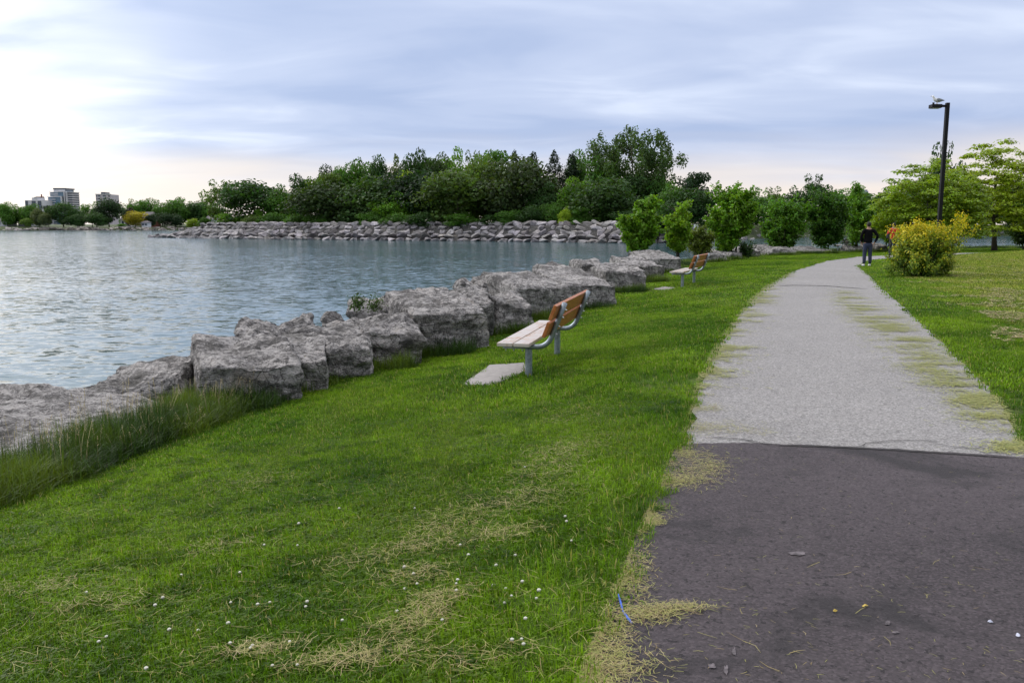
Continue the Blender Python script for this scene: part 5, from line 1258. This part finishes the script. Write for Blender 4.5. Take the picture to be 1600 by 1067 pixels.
for i in range(4300):
    s = gr.uniform(0, 42) if i < 3300 else gr.uniform(30, 110); x = float(np.interp(s, cumk, RK[:, 0])); y = float(np.interp(s, cumk, RK[:, 1])); k = min(np.searchsorted(cumk, s), len(RK) - 1); t_ = RK[k] - RK[k - 1]; t_ = t_ / np.hypot(*t_); n_ = np.array([-t_[1], t_[0]])
    nearf = 1 - sst(y, 9.0, 13.5); e = gr.uniform(-.50 - .10 * nearf, .35); clump = noise.noise(Vector((s * .7, 3, 0)))
    if y > 11 and clump < -.15 and gr.rand() < .6: continue
    p = np.array([x, y]) + n_ * e; fr = 1 - sst(-e, .2, .8 if nearf > .5 else .42)
    h_ = (.45 + .75 * fr) * (1.0 if nearf > .3 else .8); big = gr.rand() < (.25 + .6 * nearf)
    PtT.append((p[0], p[1], gz(*p))); IdT.append(6 if gr.rand() < .10 and nearf > .2 else gr.randint(0, 3) if big else 3 + gr.randint(0, 3)); ws = 1.0 + max(0, y - 14) / 28; ScT.append((ws, ws, h_ * gr.uniform(.7, 1.2)))
for a, b, dn, vb in ROCKF:
    if a.y < 8.5 or (b - a).length < .9: continue
    for k in range(int((b - a).length * (34 if a.y < 30 else 18))):
        f = gr.uniform(-.02, 1.02); o_ = gr.uniform(-.32, .06); cl = noise.noise(Vector((a.x * 3 + f * 2.2, a.y, 1)))
        if cl < -.1 and gr.rand() < .7: continue
        q = a.lerp(b, f) + dn * o_
        if pl_dist(np.array([[q.x, q.y]]), RK)[0] > 1.2: continue
        PtT.append((q.x, q.y, gz(q.x, q.y))); IdT.append(3 + gr.randint(0, 3) if gr.rand() < .75 else gr.randint(0, 3)); ws = .8 + max(0, q.y - 12) / 28; ScT.append((ws, ws, gr.uniform(.45, 1.15) * (1 + .5 * max(0, cl))))
scatter('tall_grass', PtT, np.c_[np.zeros((len(PtT), 2)), gr.uniform(0, 6.28, len(PtT))], ScT, IdT, tallp, 'tall unmown grass growing along the foot of the boulders')
# ------------------------------------------------------------------ hay, clippings, clover
def straws(name, P, L_, w, label, seed, lift=.004, ztop=.02, on_path=False, hue=(0, 1)):
    r = np.random.RandomState(seed); n = len(P); th = r.uniform(0, 6.283, n); l = L_ * r.uniform(.35, 1.25, n); ww = w * r.uniform(.6, 1.3, n)
    z0 = (np.zeros(n) + .006 if on_path else z_lawn(P)) + lift; bend = r.normal(0, .35, n); d = np.c_[np.cos(th), np.sin(th)]; nn = np.c_[-d[:, 1], d[:, 0]]; c = np.c_[P, z0 + r.uniform(0, ztop, n)]
    tilt = r.normal(0, .12 if on_path else .25, n) * l * .4
    def pt(f): return c + np.c_[d * (l * f)[:, None] + nn * (l * bend * f * f)[:, None], tilt * f + 0]
    W_ = np.c_[nn * ww[:, None] / 2, np.zeros(n)]; a, b, e = pt(-.5), pt(0), pt(.5)
    a[:, 2] = np.maximum(a[:, 2], z0); e[:, 2] = np.maximum(e[:, 2], z0)
    rn = r.uniform(hue[0], hue[1], n); me = polys_mesh(name, np.concatenate([np.stack([a - W_, a + W_, b + W_, b - W_], 1), np.stack([b - W_, b + W_, e + W_ * .4, e - W_ * .4], 1)]), np.r_[rn, rn]); me.materials.append(M_STRAW)
    o = link(name, me); tag(o, label, None, None, 'stuff'); return o
def vnoise(P, s, seed=0): return np.array([noise.noise(Vector((x * s + seed, y * s, seed * 1.7))) for x, y in P])
r = np.random.RandomState(99)
# along the left edge of the path
nC = 80000; yy = 2.2 + 26 * r.uniform(0, 1, nC) ** 1.5; off = np.abs(r.normal(0, 1, nC))
lim = np.interp(yy, [2, 3.0, 4.2, 5.2, 6.2, 8, 12, 20, 28], [.07, .08, .05, .22, .38, .36, .38, .36, .3])
P = np.c_[np.interp(yy, LE[:, 1], LE[:, 0]) + off * lim - .05, yy]; nz = vnoise(np.c_[P[:, 0] * .5, P[:, 1]], 2.4, 2) + .4 * vnoise(P, 9, 5)
k = nz + r.normal(0, .22, len(nz)) > -.06 + .10 * (P[:, 1] < 5) + .36 * off - .10 * (off < .25); P = P[k]
straws('edge_clippings', P[P[:, 1] < 8], .045, .0022, 'dry yellowish grass clippings lying along the left edge of the path', 1, .001, .012, True, (.1, .9))
straws('edge_clippings', P[P[:, 1] >= 8], .07, .0055, 'dry yellowish grass clippings farther up the left edge of the path', 2, .001, .012, True, (.0, .65))
# diagonal swath on the right side of the path
u = r.uniform(0, 1, 64000); cu = np.interp(u, [0, .2, .45, .7, 1], [1615, 1530, 1440, 1380, 1318]); cv = np.interp(u, [0, .2, .45, .7, 1], [705, 610, 540, 495, 455]); w_ = np.interp(u, [0, .3, .7, 1], [60, 55, 45, 22])
C = np.array([onz(a + b, c) for a, b, c in zip(cu, r.normal(-.3, .55, len(u)) * w_, cv + r.normal(0, 4, len(u)))]); nz = vnoise(np.c_[C[:, 0] * .45, C[:, 1]], 2.8, 7) + .4 * vnoise(C, 9, 3); C = C[(nz + r.normal(0, .3, len(nz)) > .20) & (pl_dist(C, RE) > -.05)]
straws('path_clippings', C, .07, .0055, 'swath of pale green clippings strewn diagonally over the right side of the path', 3, .001, .012, True, (.0, .6))
# small heap reaching out over the dark patch, and loose bits
def heap(u, v, du, dv, n, seed): 
    q = np.random.RandomState(seed); a = q.normal(0, 1, (n, 2)); return np.array([onz(u + x * du, v + y * dv + x * du * .0) for x, y in a])
Hh_ = np.concatenate([heap(1010, 962, 32, 8, 650, 1), heap(1065, 953, 28, 4, 300, 2), heap(968, 985, 16, 28, 420, 3), heap(985, 1045, 30, 16, 260, 4), heap(950, 1055, 24, 16, 160, 5), heap(1000, 900, 12, 30, 400, 6), heap(1085, 742, 26, 14, 900, 7), heap(1110, 730, 14, 6, 300, 8)])
straws('clipping_heap', Hh_, .045, .0020, 'small drifts of straw-coloured clippings reaching over the dark asphalt', 4, .001, .020, True, (.2, 1))
L_ = np.array([onz(a, b) for a, b in zip(r.uniform(960, 1640, 300), 1067 - 370 * r.uniform(0, 1, 300) ** 1.2)]); L_ = L_[pl_dist(L_, LE) < -.02]
straws('loose_straw', L_, .030, .0018, 'single bits of straw scattered over the dark asphalt', 5, .001, .003, True, (.3, 1))
L_ = np.array([onz(a, b) for a, b in ((1105, 995), (1150, 998), (1180, 1012), (1245, 1020), (1345, 955), (1270, 885), (1120, 870), (1135, 922), (1200, 1045), (1460, 880), (1530, 890), (1390, 1005), (1090, 1020), (1320, 900))])
straws('loose_straw', L_, .09, .0026, 'longer straw stalks lying on the dark asphalt', 6, .002, .003, True, (.55, .95))
# hay left by the mower on the near lawn
H = []; hs = [(850, 745, 60, 16), (830, 780, 60, 14), (760, 800, 70, 12), (700, 830, 50, 12), (660, 858, 55, 12), (790, 840, 40, 10), (655, 905, 45, 12), (668, 965, 26, 14), (640, 985, 45, 14), (600, 1030, 60, 16), (520, 1040, 60, 14), (690, 940, 40, 9), (870, 720, 45, 14), (905, 700, 45, 10), (410, 1025, 50, 10), (340, 860, 60, 10), (160, 950, 90, 12), (60, 925, 60, 10), (380, 760, 50, 10), (900, 660, 60, 14), (880, 640, 50, 14), (740, 1040, 70, 16), (560, 880, 60, 12)]
for i, (a, b, c, d) in enumerate(hs):
    q = np.random.RandomState(i); n = int(230 * (1 if i < 15 else .6))
    for x, y in q.normal(0, .75, (n, 2)): H.append((a + x * c, b + y * d - x * c * .12))
H = np.array(H)
def unproj_many(UV):
    z = np.zeros(len(UV)); X = (UV[:, 0] - 800) / F; Y = (533.5 - UV[:, 1]) / F; fw = math.cos(TH) + Y * math.sin(TH); up = Y * math.cos(TH) - math.sin(TH)
    for _ in range(40): k = (z - CZ) / up; P = np.c_[X * k, fw * k]; z = .5 * z + .5 * z_lawn(P)
    return P
HP = unproj_many(H); ok = pl_dist(HP, LE) > 0
straws('hay', HP[ok], .075, .0019, 'dry brown hay left in loose wisps by the mower on the near lawn', 7, .026, .026, False, (.35, 1))
UV = np.c_[r.uniform(0, 1000, 1300), 640 + 427 * r.uniform(0, 1, 1300)]; HP = unproj_many(UV); ok = (pl_dist(HP, LE) > .03) & (pl_dist(HP, RK) < -.5)
straws('loose_hay', HP[ok], .10, .0019, 'single dry stalks scattered over the near lawn', 8, .022, .022, False, (.3, .8))
# hay rows on the lawn to the right
UV = np.c_[r.uniform(1370, 1640, 60000), 392 + 250 * r.uniform(0, 1, 60000) ** 1.6]; HP = unproj_many(UV); nz = vnoise(np.c_[HP[:, 0], HP[:, 1] * .4 + HP[:, 0] * .3], 1.6, 4) + .4 * vnoise(HP, 6, 1); dr = -pl_dist(HP, RE)
ok = (dr > .9 + .25 * np.sin(HP[:, 1])) & (nz > .14) & (HP[:, 1] < 58); straws('raked_hay', HP[ok], .13, .014, 'brownish hay lying in rows over the mown lawn right of the path', 9, .028, .02, False, (.45, 1))
# clover heads
cm = MB(); 
bm = bmesh.new(); bmesh.ops.create_icosphere(bm, subdivisions=2, radius=.0078); 
for v in bm.verts: v.co *= 1 + .35 * noise.noise(v.co * 500); v.co.z *= .85
for i in range(3):
    pass
clov = bpy.data.meshes.new('clover_flower'); bm.to_mesh(clov); bm.free()
m, t = new_mat('clover_petals'); co = t.add('ShaderNodeTexCoord').outputs['Object']; t_n = t.noise(co, 300, 2, .6); zf = t.add('ShaderNodeSeparateXYZ', {0: co}).outputs[2]
cc = t.mix(t.rng(zf, -.006, .001), (.24, .20, .10), (.60, .58, .50)); cc = t.mix(t.math('MULTIPLY', t.rng(t_n, .5, .6), .4), cc, (.36, .38, .24)); out(t, t.add('ShaderNodeBsdfPrincipled', {'Base Color': cc, 'Roughness': .7})); clov.materials.append(m)
CL = [(265, 996), (310, 997), (255, 945), (361, 953), (422, 953), (403, 956), (480, 952), (478, 960), (465, 862), (413, 861), (360, 1018), (392, 1026), (395, 1022), (453, 1016), (465, 1053), (229, 1058), (167, 1007), (155, 1015), (136, 936), (284, 909), (243, 957), (426, 1054), (357, 986), (632, 897), (646, 908), (652, 924), (633, 932), (715, 918), (713, 924), (713, 935), (771, 927), (790, 932), (799, 944), (789, 955), (821, 980), (816, 921), (805, 879), (732, 878), (775, 895), (893, 856), (885, 825), (883, 817), (800, 1014), (815, 1013), (818, 1021), (691, 982), (620, 968), (535, 982), (530, 803), (648, 803), (719, 862), (820, 738), (467, 827), (375, 905), (842, 935), (838, 948)]
CP = unproj_many(np.array(CL, float))
for i, q in enumerate(CP):
    o = link('clover_flower', clov, None, None, (q[0], q[1], float(z_lawn(q)[0]) + .040)); s_ = random.Random(i).uniform(.8, 1.25); o.scale = (s_,) * 3
    tag(o, 'white clover flower head in the mown grass of the near lawn', 'flower', 'white clover flowers in the lawn')
# litter
M_BLUE = plain('blue_plastic', (.05, .12, .50), .4, var=.1)
c = [onz(*q) for q in ((966, 934), (970, 948), (973, 960), (981, 972), (987, 979))]; mid = c[2]
rb = MB().tube([(q[0] - mid[0], q[1] - mid[1], .018) for q in c], [.003, .005, .004, .006, .004], 6).build('ribbon', M_BLUE, None, loc=(mid[0], mid[1], 0)); tag(rb, 'thin blue plastic ribbon lying in the clippings at the path edge', 'ribbon')
M_PAPER = plain('crumpled_paper', (.50, .52, .62), .6, var=.1, scale=60); M_YLEAF = plain('yellow_leaf', (.50, .36, .06), .6, var=.2)
def scrap(u, v, w, mat, name, label, cat, seed):
    q = np.random.RandomState(seed); p = onz(u, v); V = []; n = 8
    for i in range(n): a = 2 * math.pi * i / n; k = q.uniform(.6, 1); V.append((math.cos(a) * w * k, math.sin(a) * w * k * .55, q.uniform(.0, .010)))
    V.append((0, 0, .014)); o = link(name, pyd(name, V, [(i, (i + 1) % n, n) for i in range(n)]), mat, None, (p[0], p[1], .007)); o.rotation_euler.z = q.uniform(0, 3); tag(o, label, cat)
scrap(1590, 996, .020, M_PAPER, 'paper_scrap', 'bluish-white crumpled scrap at the right edge of the dark asphalt', 'litter', 1)
scrap(1547, 975, .014, M_PAPER, 'paper_scrap', 'smaller pale scrap left of the bluish-white one on the asphalt', 'litter', 2)
scrap(1304, 958, .014, M_YLEAF, 'dry_leaf', 'small yellow curled leaf near the middle of the dark asphalt', 'leaf', 3)
scrap(1351, 950, .016, M_YLEAF, 'dry_leaf', 'brown-yellow leaf right of the small yellow one on the asphalt', 'leaf', 4)
